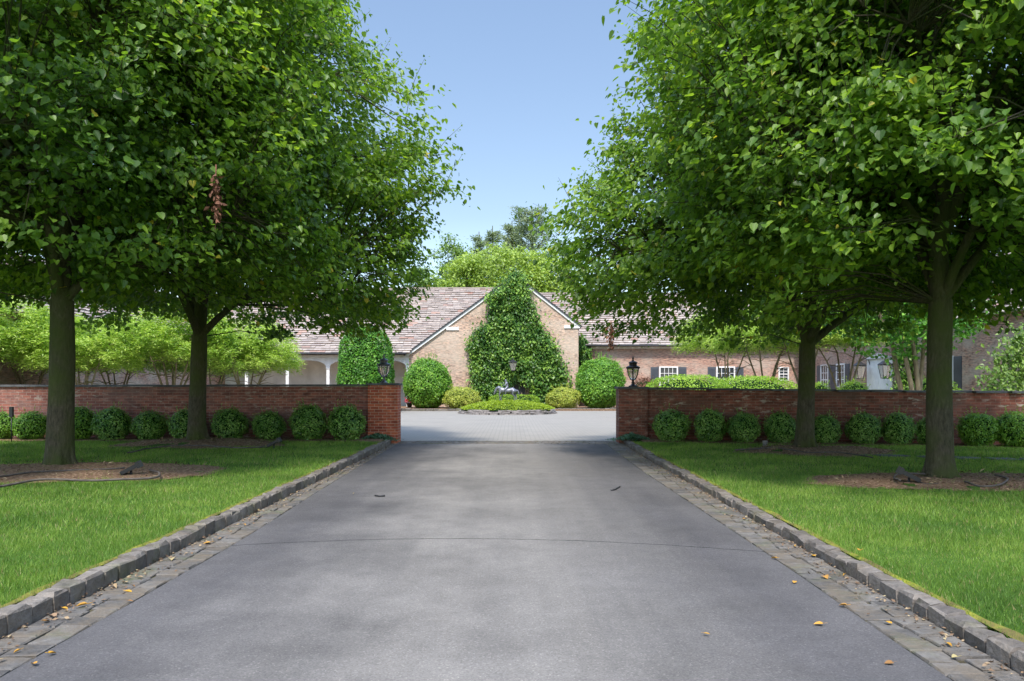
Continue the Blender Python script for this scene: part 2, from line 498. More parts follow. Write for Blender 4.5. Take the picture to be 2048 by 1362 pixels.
def shell_leaves(mb, c, rx, ry, rz, n, size, kind='oval', amp=.12, seed=0, depth=.16, zmin=0.01, lump=5.0, lumpamp=.06, power=2.0, droop=-.2):
    d = unit(rng.normal(size=(n, 3)))
    # superellipsoid for clipped shapes
    if power != 2.0:
        q = (np.abs(d) ** power).sum(1) ** (-1 / power)
    else:
        q = np.ones(n)
    s = np.array([1 + amp * mnoise.noise(Vector(x) * 2.3 + Vector((seed * 3.1, 0, 0))) + lumpamp * mnoise.noise(Vector(x) * lump + Vector((0, seed, 3))) for x in d]) * q
    s *= 1 - depth * rng.random(n) ** 1.6
    p = d * np.array([rx, ry, rz]) * s[:, None] + np.array(c)
    ok = p[:, 2] > zmin
    p = p[ok]; d = d[ok]; m = len(p)
    nr = d + rng.normal(size=(m, 3)) * .45 + np.array([0, 0, .35])
    tp = d * .5 + rng.normal(size=(m, 3)) * .6 + np.array([0, 0, droop])
    leaves(mb, p, nr, tp, size * (0.6 + .7 * rng.random(m)), kind)
    # stray shoots
    ks = max(8, n // 260)
    d2 = unit(rng.normal(size=(ks, 3)) + np.array([0, 0, .8]))
    for dd in d2:
        q0 = np.array(c) + dd * np.array([rx, ry, rz]) * .95
        if power != 2.0: continue
        u = np.linspace(0, 1, 8)[:, None]
        pp = q0 + (dd * .6 + np.array([0, 0, .5])) * u * size * 3.2
        leaves(mb, pp, rng.normal(size=(8, 3)), rng.normal(size=(8, 3)) * .5 + dd, size * .8 * np.ones(8), kind)


# ------------------------------------------------------------------ ground, lawn, drive
g = MB()
g.add([(-500, -300, -.03), (500, -300, -.03), (500, 900, -.03), (-500, 900, -.03)], [(0, 1, 2, 3)])
g.build('ground', M['ground'])['kind'] = 'structure'

LX = [(-14, -2.94), (4, -2.94), (9, -2.96), (14, -2.98), (19.0, -3.06)]     # left kerb face X against Y
RX = [(-14, 2.50), (4, 2.575), (6, 2.60), (9, 2.64), (14, 2.71), (18.9, 2.84)]


def itp(tab, y):
    return float(np.interp(y, [a for a, b in tab], [b for a, b in tab]))


def edgeL(y): return itp([(-14, -2.54), (7, -2.55), (11, -2.70), (17.5, -2.86), (19.1, -2.92)], y)
def edgeR(y): return itp([(-14, 2.15), (4, 2.17), (6, 2.21), (12.5, 2.23), (19.1, 2.36)], y)


def strip(mb, fa, fb, y0, y1, z, n=40):
    V = []; F = []
    for i in range(n + 1):
        y = y0 + (y1 - y0) * i / n
        V += [(fa(y), y, z), (fb(y), y, z)]
    for i in range(n): F.append((2 * i, 2 * i + 1, 2 * i + 3, 2 * i + 2))
    mb.add(V, F)


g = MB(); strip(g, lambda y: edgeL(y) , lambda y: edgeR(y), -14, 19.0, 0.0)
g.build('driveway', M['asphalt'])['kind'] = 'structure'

# bedding under the cobbles
g = MB()
strip(g, lambda y: itp(LX, y) - .1, lambda y: edgeL(y) + .0, -14, 19.6, -.012)
strip(g, lambda y: edgeR(y), lambda y: itp(RX, y) + .1, -14, 19.6, -.012)
g.add([(-3.2, 19.0, -.012), (3.2, 19.0, -.012), (3.2, 20.3, -.012), (-3.2, 20.3, -.012)], [(0, 1, 2, 3)])
g.build('paver_joints', M['joint'])['kind'] = 'structure'


def stone(mb, x0, x1, y0, y1, z0, z1, b=.012, j=.006, skew=0.0):
    """a worn block with chamfered top"""
    r = lambda: random.uniform(-j, j)
    V = []
    for z, q in ((z0, 0), (z1 - b, 0), (z1, b)):
        for x, y, sx, sy in ((x0, y0, 1, 1), (x1, y0, -1, 1), (x1, y1, -1, -1), (x0, y1, 1, -1)):
            V.append((x + sx * q + r() * .7, y + sy * q + r() * .7 + skew * (x - x0), z + (r() if z > z0 else 0)))
    F = [(8, 9, 10, 11)]
    for l in (0, 4):
        for i in range(4): F.append((l + i, l + (i + 1) % 4, l + 4 + (i + 1) % 4, l + 4 + i))
    mb.add(V, F)


g = MB()
for side in (-1, 1):
    y = -4.0
    while y < 18.9:
        ln = random.uniform(.17, .25)
        x = itp(LX if side < 0 else RX, y + ln / 2)
        h = (.118 if side < 0 else .092) + random.uniform(-.012, .010)
        w = .14 + random.uniform(-.01, .01)
        stone(g, *( (x - w, x) if side < 0 else (x, x + w)), y + .006, y + ln - .006, -.05, h, .018, .013)
        y += ln
g.build('kerb', M['kerb'])['kind'] = 'structure'

g = MB()
for side in (-1, 1):
    y = -4.0
    while y < 19.0:
        ln = random.uniform(.15, .19)
        a, b = (itp(LX, y), edgeL(y)) if side < 0 else (edgeR(y), itp(RX, y))
        a += .008; b -= .008
        k = 2
        off = random.uniform(-.03, .03)
        cuts = [a] + [a + (b - a) * i / k + off for i in range(1, k)] + [b]
        for i in range(k):
            dy = random.uniform(-.012, .012) + (.06 if i == 1 else 0)
            stone(g, cuts[i] + .006, cuts[i + 1] - .006, y + dy, y + ln - .010 + dy, -.05, .004 + random.uniform(-.004, .004), .008, .005)
        y += ln
for row in range(6):                      # band of cobbles across the gateway
    y = 19.02 + row * .17
    x = -2.95 + (row % 2) * .08
    while x < 2.75:
        w = random.uniform(.13, .18)
        stone(g, x + .006, x + w - .006, y + .006, y + .162, -.05, .003 + random.uniform(-.003, .003), .008, .004)
        x += w
g.build('cobble_paving', M['paver'])['kind'] = 'structure'

# courtyard beyond the gate
g = MB()
g.add([(-17, 20.04, -.004), (17, 20.04, -.004), (17, 43.0, -.004), (14, 45.2, -.004), (-14, 45.2, -.004), (-17, 43.0, -.004)], [(0, 1, 2, 3, 4, 5)])
g.build('courtyard_paving', M['court'])['kind'] = 'structure'
g = MB()
x = -14.0
while x < 14:
    w = random.uniform(.25, .55)
    yk = 44.6 + .35 * math.sin(x * .35)
    stone(g, x + .01, x + w - .01, yk, yk + .2, -.05, .14 + random.uniform(-.02, .02), .02, .012)
    x += w
g.build('courtyard_kerb', M['kerb'])['kind'] = 'structure'
g = MB()
g.box(-19, 19, 44.75, 51.5, -.02, .10)
g.build('planting_bed', M['mulch'])['kind'] = 'structure'


def lawn_h(x, y):
    a = min(1, max(0, (abs(x) - 3.0) / 4))
    return (.11 if x < 0 else .09) + .05 * a * (mnoise.noise(Vector((x * .25, y * .25, 0))) + .2) - .012


MULCH = []   # (cx, cy, rx, ry, height, seed)
TREES = {'L3': (-7.9, 6.6), 'R3': (7.1, 5.4), 'L1': (-7.43, 12.35), 'L2': (-7.25, 17.3), 'R1': (6.22, 15.9), 'R2': (6.25, 10.95)}
MULCH = [(-7.2, 11.7, 2.6, 1.45, .05, 1), (-7.0, 17.1, 1.9, .95, .11, 2), (6.35, 15.75, 1.75, .95, .10, 3), (6.6, 10.7, 2.25, 1.15, .05, 4)]


def mul(x, y):
    """>0 inside a mulch ring"""
    best = -9; bi = None
    for m in MULCH:
        dx, dy = (x - m[0]) / m[2], (y - m[1]) / m[3]
        r = math.hypot(dx, dy)
        if r < 1.5:
            v = 1 + .28 * mnoise.noise(Vector((dx * 1.3, dy * 1.3, m[5] * 7.0))) + .10 * mnoise.noise(Vector((x * 3, y * 3, 1))) - r
            if v > best: best, bi = v, m
    return best, bi


WALL_Y = 19.35


def wallR_y(x): return 19.35 - (x - 3.4) * .195 if x < 14 else 19.35 - 10.6 * .195


for side, nm in ((-1, 'left'), (1, 'right')):
    g = MB()
    nx, ny = 90, 110
    V = []; F = []
    xs = [itp(LX if side < 0 else RX, 0) + 0] 
    for j in range(ny + 1):
        y = -14 + 33.6 * j / ny
        x0 = itp(LX, y) - .145 if side < 0 else itp(RX, y) + .145
        for i in range(nx + 1):
            x = x0 + side * (i / nx) ** 1.6 * 34
            h = lawn_h(x, y)
            v, m = mul(x, y)
            if v > 0: h += m[4] * min(1, v * 2.2) - .0
            V.append((x, y, h))
    for j in range(ny):
        for i in range(nx):
            a = j * (nx + 1) + i
            F.append((a, a + 1, a + nx + 2, a + nx + 1) if side > 0 else (a, a + nx + 1, a + nx + 2, a + 1))
    g.add(V, F, 0, .5, True)
    o = g.build('lawn', M['lawn']); o['kind'] = 'structure'

# mulch rings and the bed along the walls, each a sheet a little above the lawn
for (cx, cy, rx, ry, hh, sd_) in MULCH:
    g = MB(); V = []; F = []
    nr, na = 14, 72
    for i in range(nr + 1):
        for j in range(na):
            t_ = 2 * math.pi * j / na
            lo, hi = 0, 1.6
            for _ in range(14):
                q = (lo + hi) / 2
                x, y = cx + rx * q * math.cos(t_), cy + ry * q * math.sin(t_)
                dx, dy = (x - cx) / rx, (y - cy) / ry
                v = 1 + .28 * mnoise.noise(Vector((dx * 1.3, dy * 1.3, sd_ * 7.0))) + .10 * mnoise.noise(Vector((x * 3, y * 3, 1))) - q
                if v > 0: lo = q
                else: hi = q
            q = lo * 1.02 * i / nr
            x, y = cx + rx * q * math.cos(t_), cy + ry * q * math.sin(t_)
            v = lo - q
            V.append((x, y, lawn_h(x, y) + hh * min(1, max(0, v) * 2.2) + .012 + .018 * mnoise.noise(Vector((x * 5, y * 5, 0)))))
    for i in range(nr):
        for j in range(na):
            F.append((i * na + j, (i + 1) * na + j, (i + 1) * na + (j + 1) % na, i * na + (j + 1) % na))
    g.add(V, F, 0, .5, True)
    o = g.build('mulch_ring', M['mulch']); o['kind'] = 'structure'
g = MB()
for side in (-1, 1):
    V = []; F = []
    n = 120
    for i in range(n + 1):
        x = side * (3.2 + i * 25 / n)
        yw = (WALL_Y + .1 if side < 0 else wallR_y(x) + .1)
        yf = yw - 1.25 + .12 * mnoise.noise(Vector((x * .9, 0, 4)))
        for k in range(5):
            y = yf + (yw - yf) * k / 4
            V.append((x, y, lawn_h(x, y) + .012 + .03 * math.sin(math.pi * k / 4) * (1 + mnoise.noise(Vector((x * 3, y * 3, 0))))))
    for i in range(n):
        for k in range(4):
            a = i * 5 + k
            F.append((a, a + 5, a + 6, a + 1) if side > 0 else (a, a + 1, a + 6, a + 5))
    g.add(V, F, 0, .5, True)
g.build('wall_bed', M['mulch'])['kind'] = 'structure'

# flat stones of the footpath in the right lawn
g = MB()
for (a, b) in ((1690, 1840), (1850, 1980), (1990, 2140)):
    p0 = G(a, 909 + (a - 1690) * .035, .1); p1 = G(b, 909 + (b - 1690) * .035, .1)
    for k in range(2):
        x0 = p0.x + (p1.x - p0.x) * k / 2 + .02; x1 = p0.x + (p1.x - p0.x) * (k + 1) / 2 - .02
        yq = p0.y + (p1.y - p0.y) * k / 2
        stone(g, x0, x1, yq, yq + .38, .05, lawn_h(x0, yq) + .035, .01, .012)
g.build('stone_path', M['bluestone'])['kind'] = 'structure'

# grass blades
gb = MB()
def grass(side, y0, y1, xw, dens, h, w):
    area = xw * (y1 - y0)
    n = int(area * dens)
    y = y0 + (y1 - y0) * rng.random(n)
    xk = np.interp(y, [a for a, b in (LX if side < 0 else RX)], [b for a, b in (LX if side < 0 else RX)])
    x = xk + side * (.135 + xw * rng.random(n) ** 1.05)
    keep = np.ones(n, bool)
    z = np.zeros(n)
    yw = np.where(side < 0, WALL_Y - 1.1, WALL_Y - (np.minimum(x, 14) - 3.4) * .195 - 1.1)
    keep &= y < yw + rng.normal(size=n) * .06
    # kept only where the view or its near surroundings reach
    keep &= (np.abs(x) < .69 * y + 2.5)
    idx = np.nonzero(keep)[0]
    kk = []
    for i in idx:
        v, m = mul(x[i], y[i])
        if v > .03 and random.random() > .03: continue
        z[i] = lawn_h(x[i], y[i]) + (m[4] * min(1, v * 2.2) if v > 0 else 0)
        kk.append(i)
    kk = np.array(kk)
    x, y, z = x[kk], y[kk], z[kk]
    m = len(x)
    an = rng.random(m) * 2 * math.pi
    hh = h * (.55 + .9 * rng.random(m))
    pn = np.array([mnoise.noise(Vector((a * 1.1, b * 1.1, 9))) for a, b in zip(x, y)])
    hh *= 1 + .6 * pn
    ln = rng.normal(size=(m, 2)) * .45
    b = np.stack([x, y, z - .01], 1)
    dx = np.stack([np.cos(an), np.sin(an), np.zeros(m)], 1) * (w * (.7 + .6 * rng.random(m)))[:, None]
    tip = b + np.stack([ln[:, 0] * hh, ln[:, 1] * hh, hh + .01], 1)
    V = np.stack([b - dx, b + dx, tip], 1).reshape(-1, 3)
    F = np.arange(3 * m).reshape(-1, 3)
    gb.addnp(V, F, 0, list(rng.random(m)), smooth=False)
for s in (-1, 1):
    grass(s, 1.5, 7, 4.5, 5600, .036, .0028)
    grass(s, 7, 12, 8, 2500, .040, .0040)
    grass(s, 12, 19, 12.5, 1150, .045, .0065)
o = gb.build('grass', M['grass'], uv=False); tag(o, 'short green grass of the lawns either side of the drive', 'grass', kind='stuff')

# moss and bare earth fringe behind the kerbs
t = NT('moss_fringe')
nz = t.noise(5, t.pos(), 6, .7)
M['fringe'] = t.fin(t.ramp(nz, [(.35, (.10, .075, .04)), (.5, (.17, .15, .04)), (.65, (.26, .27, .03))]), .95, .1, bump=nz, bstr=.6)
g = MB()
for side in (-1, 1):
    V = []; F = []
    for i in range(200):
        y = -2 + 20.8 * i / 199; xk_ = itp(LX if side < 0 else RX, y) + side * .137
        w_ = .045 + .05 * mnoise.noise(Vector((y * 2.3, side * 5.0, 0))) + .02
        for q in range(3): V.append((xk_ + side * max(.01, w_) * q / 2, y, lawn_h(xk_, y) + .008 + (.012 if q == 1 else 0)))
    for i in range(199):
        for q in range(2):
            a = i * 3 + q; F.append((a, a + 1, a + 4, a + 3) if side > 0 else (a, a + 3, a + 4, a + 1))
    g.add(V, F, 0, .5, True)
g.build('lawn_edge', M['fringe'])['kind'] = 'structure'
# ------------------------------------------------------------------ garden walls
def garden_wall(name, pts, mat, label):
    """pts: list of (x, yfront, top)"""
    root = empty(name, (pts[0][0], pts[0][1], 0))
    ox, oy = pts[0][0], pts[0][1]
    w = MB(); c = MB()
    for i in range(len(pts) - 1):
        (x0, y0, t0), (x1, y1, t1) = pts[i], pts[i + 1]
        V = [(x0, y0, -.05), (x1, y1, -.05), (x1, y1, t1 - .045), (x0, y0, t0 - .045), (x0, y0 + .3, -.05), (x1, y1 + .3, -.05), (x1, y1 + .3, t1 - .045), (x0, y0 + .3, t0 - .045)]
        V = [(a - ox, b - oy, z) for a, b, z in V]
        F = [(0, 1, 2, 3), (4, 7, 6, 5)]
        if i == 0: F.append((0, 3, 7, 4))
        if i == len(pts) - 2: F.append((1, 5, 6, 2))
        F.append((3, 2, 6, 7))
        w.add(V, F)
        L = math.hypot(x1 - x0, y1 - y0)
        n = max(1, int(L / .75))
        for k in range(n):
            a, b = k / n, (k + 1) / n
            xa, xb = x0 + (x1 - x0) * a, x0 + (x1 - x0) * b
            if xa > xb: xa, xb, a, b = xb, xa, b, a
            ya = y0 + (y1 - y0) * (a + b) / 2; za = t0 + (t1 - t0) * (a + b) / 2 + random.uniform(-.006, .006)
            stone(c, xa + .003 - ox, xb - .003 - ox, ya - .05 - oy, ya + .35 - oy, za - .043, za + .006, .006, .004)
    w.build('brickwork', mat, root); c.build('coping', M['bluestone'], root)
    tag(root, label, 'wall')
    return root


garden_wall('garden_wall', [(-3.72, WALL_Y + .02, 1.5), (-14, WALL_Y + .02, 1.48), (-34, WALL_Y + .3, 1.48)][::1], M['brick_wall'],
            'long low red brick garden wall with dark stone coping, from the bright red pier to the left')
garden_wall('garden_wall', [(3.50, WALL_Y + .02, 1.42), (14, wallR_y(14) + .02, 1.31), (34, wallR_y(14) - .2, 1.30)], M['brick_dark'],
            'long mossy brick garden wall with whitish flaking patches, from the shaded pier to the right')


def pier(name, x0, x1, top, mat, side, label):
    r = empty(name, ((x0 + x1) / 2, 19.2, 0))
    cx = (x0 + x1) / 2
    b = MB(); b.box(x0 - cx, x1 - cx, 0, .56, -.05, top - .05); b.build('brickwork', mat, r)
    b = MB(); stone(b, x0 - cx - .035, x1 - cx + .035, -.035, .60, top - .048, top + .006, .008, .003); b.build('cap', M['bluestone'], r)
    tag(r, label, 'gate pier', 'brick piers either side of the gateway')
    return r


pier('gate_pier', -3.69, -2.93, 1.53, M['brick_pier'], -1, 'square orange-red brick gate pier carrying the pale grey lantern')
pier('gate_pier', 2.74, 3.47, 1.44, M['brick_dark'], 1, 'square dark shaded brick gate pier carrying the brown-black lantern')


def pier_lamp(x, z, metal, label, s=1.0):
    r = empty('pier_lantern', (x, 19.48, z))
    b = MB(); b.lathe([(.115, 0), (.115, .02), (.08, .035), (.05, .06), (.035, .09), (.05, .11), (.028, .13), (.028, .15), (.07, .185)], 16); b.build('base', metal, r)
    prof = [(.065, .18), (.11, .24), (.145, .32), (.165, .40), (.170, .46)]
    f = MB()
    for k in range(6):
        a = math.pi * k / 3 + .3
        f.tube([(q * math.cos(a), q * math.sin(a), h) for q, h in prof], .012, 5)
    f.lathe([(.175, .455), (.19, .465), (.19, .485), (.175, .495)], 18)
    f.build('frame', metal, r)
    gl = MB(); gl.lathe([(q - .008, h) for q, h in prof], 18); gl.build('glass_bowl', M['lglass'], r)
    cd = MB(); cd.lathe([(.018, .2), (.018, .34), (.03, .37), (.028, .41), (.01, .44)], 10); cd.build('bulb', M['white'], r)
    t_ = MB(); t_.lathe([(.20, .49), (.19, .505), (.12, .53), (.105, .545), (.105, .59), (.13, .60), (.125, .615), (.07, .645), (.035, .66)], 18); t_.build('roof', metal, r)
    fi = MB(); fi.lathe([(.02, .655), (.035, .675), (.015, .69), (.03, .715), (.022, .74), (.004, .775)], 10); fi.build('finial', metal, r)
    r.scale = (s * .92, s * .92, s * .98)
    tag(r, label, 'lantern', 'urn lanterns on the gate piers')
    return r


pier_lamp((768 - 1024) * 19.48 / 1500, 1.536, M['pewter'], 'pale pewter urn lantern standing on the orange-red brick pier', 1.0)
pier_lamp((1266 - 1024) * 19.48 / 1500, 1.446, M['lampm'], 'brown-black urn lantern with pointed finial on the shaded brick pier', 1.04)

# ------------------------------------------------------------------ boxwood balls
def bush_mesh(name, rx, rz, n, size, mat, seed, kind='oval', amp=.1, depth=.16, power=2.0, ry=None, cz=None, lumpamp=.06, lump=5, droop=-.2):
    b = MB(); ry = ry or rx; cz = rz * .96 if cz is None else cz
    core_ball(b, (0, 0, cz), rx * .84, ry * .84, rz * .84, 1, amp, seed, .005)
    shell_leaves(b, (0, 0, cz), rx, ry, rz, n, size, kind, amp, seed, depth, power=power, lumpamp=lumpamp, lump=lump, droop=droop)
    return b.build(name, [mat, M['core']], uv=False)


protos = {}
used = set()
def boxwood(px, cy, rpx, light, label, var):
    y = (WALL_Y if px < 1024 else wallR_y((px - 1024) * 18.5 / 1500)) - .66
    x = (px - 1024) * y / FPX
    key = (light, var)
    hz = random.uniform(.9, 1.08)
    if key not in protos:
        np.random.seed(1)
        protos[key] = bush_mesh('boxwood_ball', .44, .42, 4600, .052, M['boxlit' if light else 'box'], var + 10 * light, amp=.17, lumpamp=.12, depth=.22)
    o = protos[key]
    if key in used: o = o.copy(); COL.objects.link(o)
    used.add(key)
    s = rpx * .98 * y / FPX / .44
    o.location = (x, y, lawn_h(x, y) + .0)
    o.rotation_euler = (0, 0, random.uniform(0, 6.28))
    o.scale = (s, s * random.uniform(.92, 1.05), (s * .5 + .5) * hz)
    tag(o, label, 'boxwood bush', 'clipped boxwood balls along the garden walls')


BW = [(2, 850, 30, 1, 'light green boxwood ball cut off by the left end of the brick wall', 1),
      (63, 853, 33, 1, 'light green boxwood ball just left of the thick near trunk before the plain red wall', 2),
      (158, 853, 32, 1, 'light green boxwood ball half hidden by the right side of the near left trunk', 1),
      (225, 853, 36, 0, 'broad green boxwood ball, first clear one right of the near left trunk', 0),
      (299, 850, 33, 0, 'green boxwood ball midway between the two left trunks', 1),
      (372, 850, 33, 0, 'dark boxwood ball partly hidden behind the forked left trunk', 2),
      (460, 853, 35, 0, 'dark boxwood ball, first one right of the forked left trunk', 0),
      (538, 851, 32, 0, 'dark boxwood ball third from the orange-red pier', 1),
      (617, 849, 36, 0, 'dark boxwood ball second from the orange-red pier', 2),
      (693, 845, 37, 0, 'large boxwood ball with stray shoots on top, nearest to the orange-red pier', 0),
      (1342, 855, 36, 0, 'deeply shaded boxwood ball nearest to the dark gate pier', 1),
      (1420, 857, 32, 0, 'shaded boxwood ball second from the dark gate pier', 2),
      (1487, 857, 32, 0, 'shaded boxwood ball third from the dark gate pier', 0),
      (1562, 858, 31, 0, 'shaded boxwood ball just left of the right forked trunk', 1),
      (1650, 857, 29, 0, 'boxwood ball touching the right side of the right forked trunk', 2),
      (1727, 858, 33, 0, 'boxwood ball left of the middle between the two right trunks', 0),
      (1797, 858, 33, 0, 'boxwood ball right of the middle between the two right trunks', 1),
      (1865, 858, 32, 0, 'boxwood ball mostly hidden behind the mossy near right trunk', 2),
      (1955, 866, 37, 1, 'lighter boxwood ball, first one right of the mossy near trunk', 0),
      (2028, 870, 36, 1, 'light boxwood ball at the right end of the mossy wall', 2)]
for a in BW: boxwood(*a)

# ------------------------------------------------------------------ low cover plants by the piers
for (cx, cy, lab) in ((750, 872, 'low variegated ground cover plant at the foot of the orange-red pier'), (1272, 874, 'low variegated ground cover plant at the foot of the dark gate pier')):
    b = MB(); n = 1500
    p0 = G(cx, cy + 8, .12)
    q = rng.normal(size=(n, 2)) * np.array([.20, .14])
    hgt = np.maximum(.02, .17 - (np.abs(q[:, 0]) * .35)) * rng.random(n) ** .5
    pp = np.stack([q[:, 0], q[:, 1], hgt], 1)
    leaves(b, pp, rng.normal(size=(n, 3)) * .5 + np.array([0, -.3, 1]), rng.normal(size=(n, 3)), .05 * (.6 + .8 * rng.random(n)))
    o = b.build('ground_cover', M['cover'], uv=False); o.location = (p0.x, 18.95, .10)
    tag(o, lab, 'ground cover')


# ------------------------------------------------------------------ linden trees
def crown_tree(key, base_h, prof, fork, trunk_r, n_cl, leaf, seed, label, per=64, lean=(0, 0), limbs=26, lowdens=1.0, extra=()):
    x0, y0 = TREES[key]
    lr = np.random.default_rng(seed); rd = random.Random(seed)
    hs = [a for a, b in prof]; rs = [b for a, b in prof]
    top = hs[-1]
    root = empty('linden_tree', (x0, y0, base_h))
    tr = MB()
    # trunk with root flare
    pts = []; rad = []
    for i in range(15):
        h = fork * i / 14 * 1.02
        pts.append((lean[0] * h + .02 * math.sin(h * 1.3 + seed), lean[1] * h + .02 * math.cos(h * 1.1 + seed), h - .06))
        rad.append(trunk_r * (1 + .38 * math.exp(-h * 5.0) + .16 * (1 - h / fork)) * (1 + .015 * math.sin(h * 5 + seed)))
    tr.tube(pts, rad, 20, cap=False)
    ftop = Vector(pts[-1])
    for k in range(7):      # root flare
        a = k * .898 + rd.uniform(-.25, .25); q_ = trunk_r * rd.uniform(1.75, 2.5); c0, s0 = math.cos(a), math.sin(a)
        tr.tube([(c0 * trunk_r * .75, s0 * trunk_r * .75, .42), (c0 * trunk_r * .98, s0 * trunk_r * .98, .16), (c0 * trunk_r * 1.35, s0 * trunk_r * 1.35, .03), (c0 * q_, s0 * q_, -.05)], [trunk_r * .30, trunk_r * .36, trunk_r * .30, .02], 8, cap=False)
    # leader
    lead = [ftop - Vector((0, 0, .05))]; lrad = [trunk_r * .88]
    hh = fork
    while hh < top - 1:
        hh += .7
        lead.append(Vector((lead[-1].x + rd.uniform(-.12, .12), lead[-1].y + rd.uniform(-.12, .12), hh)))
        lrad.append(max(.02, trunk_r * .88 * (1 - (hh - fork) / (top - fork)) ** .8))
    tr.tube(lead, lrad, 10, cap=False)
    # limbs
    nodes = []
    for p_, r_ in zip(lead, lrad): nodes.append((p_, r_))
    for k in range(limbs):
        az = k * 2.399 + rd.uniform(-.3, .3)
        scaf = k < 6
        f_ = (k + .5) / limbs
        h0 = fork - .15 + (top - fork - 2.5) * f_ ** 1.25
        pi = min(range(len(lead)), key=lambda i: abs(lead[i].z - h0))
        s_ = Vector(lead[pi]); s_.z = min(s_.z, h0 + .3)
        rise = (.75 if f_ < .3 else 1.1) + rd.uniform(-.25, .3)
        he = min(top - .6, h0 + 1.0 + rise * 1.3 + (2.2 if scaf and k % 2 else 0))
        rr = float(np.interp(he, hs, rs)) * rd.uniform(.72, .9)
        e = Vector((lead[pi].x + rr * math.cos(az), lead[pi].y + rr * math.sin(az), he))
        path = []; prd = []
        r0 = max(.03, trunk_r * (.42 - .22 * f_)) * rd.uniform(.8, 1.15) * (1.35 if scaf else 1)
        for i in range(9):
            u = i / 8
            q = s_.lerp(e, u)
            q.z = s_.z + (e.z - s_.z) * (1 - (1 - u) ** 2.0) - .5 * u * u * (1 if f_ < .4 else .3)
            q += Vector((mnoise.noise(Vector((u * 2.5, k, seed))), mnoise.noise(Vector((u * 2.5, k, seed + 9))), mnoise.noise(Vector((u * 2.5, k, seed + 5))))) * .45 * u
            path.append(q); prd.append(max(.010, r0 * (1 - u) ** .8))
        tr.tube(path, prd, 7, cap=False)
        for q, w in zip(path[2:], prd[2:]): nodes.append((q, w))
    NP = np.array([tuple(a[0]) for a in nodes])
    # leaf clusters
    cl = MB()
    cand = 0
    C = []
    while len(C) < n_cl and cand < n_cl * 12:
        cand += 1
        h = hs[0] + (top - hs[0]) * rd.random()
        rmax = float(np.interp(h, hs, rs))
        if rd.random() > rmax / max(rs): continue
        az = rd.random() * 2 * math.pi
        if h < hs[0] + .45 * max(0, -math.sin(az)) + .55 * mnoise.noise(Vector((math.cos(az) * 2.1, math.sin(az) * 2.1, seed))): continue
        nzv = mnoise.noise(Vector((math.cos(az) * 1.7, math.sin(az) * 1.7, h * .55 + seed * 5)))
        Rm = rmax * (1 + .12 * max(0, -math.sin(az))) * (1 + .20 * nzv + .13 * mnoise.noise(Vector((math.cos(az) * 4, math.sin(az) * 4, h * 1.4 + seed))))
        u = 1 - .72 * rd.random() ** 1.55
        if h < hs[0] + 1.5 * (1 - u): continue
        x = lean[0] * h + Rm * u * math.cos(az); y = lean[1] * h + Rm * u * math.sin(az)
        dn = mnoise.noise(Vector((x * .55, y * .55, h * 1.5 + seed * 2))) + .4 * mnoise.noise(Vector((x * 1.3, y * 1.3, h * 2.6 + seed)))
        if dn < .01 and rd.random() < .96: continue
        C.append((x, y, h - base_h, az, u))
    for (ex, ey, eh) in extra:
        for q in range(2): C.append((ex + rd.uniform(-.1, .1), ey + rd.uniform(-.15, .15), eh - base_h + rd.uniform(-.1, .1), math.atan2(ey, ex), 1.0))
    C = np.array(C)
    # twigs
    for c in C:
        p_ = np.array(c[:3])
        tgt = p_ * np.array([.72, .72, 1]) - np.array([0, 0, .35])
        d2 = ((NP - tgt) ** 2).sum(1)
        q = NP[np.argmin(d2)]
        mid = (q + p_) / 2 + np.array([0, 0, .12 + .15 * rd.random()])
        endp = p_ + np.array([math.cos(c[3]), math.sin(c[3]), rd.uniform(-.1, .35)]) * .38
        tr.tube([q, mid, p_, endp], [.014, .011, .007, .003], 4, cap=False)
    n = len(C) * per
    ci = np.repeat(np.arange(len(C)), per)
    az = C[ci, 3]
    out = np.stack([np.cos(az), np.sin(az), np.zeros(n)], 1)
    tan = np.stack([-np.sin(az), np.cos(az), np.zeros(n)], 1)
    upv = np.array([0, 0, 1.0])
    tilt = lr.normal(size=len(C))[ci] * .25 + .08
    a = lr.normal(size=n) * .30; b_ = lr.normal(size=n) * .25; c_ = lr.normal(size=n) * .10
    pos = C[ci, :3] + out * a[:, None] + tan * b_[:, None] + upv * (c_ + a * tilt - .18 * b_ ** 2)[:, None]
    nr = upv * .75 + out * .45 + lr.normal(size=(n, 3)) * .42
    tp = out * .45 - upv * .75 + lr.normal(size=(n, 3)) * .40
    ok = pos[:, 2] + base_h > hs[0] - .25
    pos, nr, tp = pos[ok], nr[ok], tp[ok]; n = len(pos)
    leaves(cl, pos, nr, tp, leaf * (.45 + .75 * lr.random(n)), 'heart')
    # young shoots standing out of the crown surface
    outer = C[C[:, 4] > .86]
    outer = outer[lr.random(len(outer)) < .55]
    for c in outer:
        d = np.array([math.cos(c[3]) * rd.uniform(.2, .9), math.sin(c[3]) * rd.uniform(.2, .9), rd.uniform(.35, 1.0) if c[2] > 3.0 else rd.uniform(-.5, .3)])
        L_ = rd.uniform(.5, 1.0); d /= np.linalg.norm(d)
        e = c[:3] + d * L_
        tr.tube([c[:3], (c[:3] + e) / 2 + np.array([0, 0, .05]), e], [.006, .005, .002], 4, cap=False)
        k_ = 14; u = np.linspace(.15, 1.02, k_)
        pp = c[:3] + d * L_ * u[:, None] + lr.normal(size=(k_, 3)) * .045
        leaves(cl, pp, lr.normal(size=(k_, 3)) * .6 + np.array([0, 0, .6]) + d * .3, lr.normal(size=(k_, 3)) * .6 + d * .4 + np.array([0, 0, -.4]), leaf * .8 * (1.05 - .6 * u), 'heart')
    tr.build('trunk', M['bark'], root, uv=False)
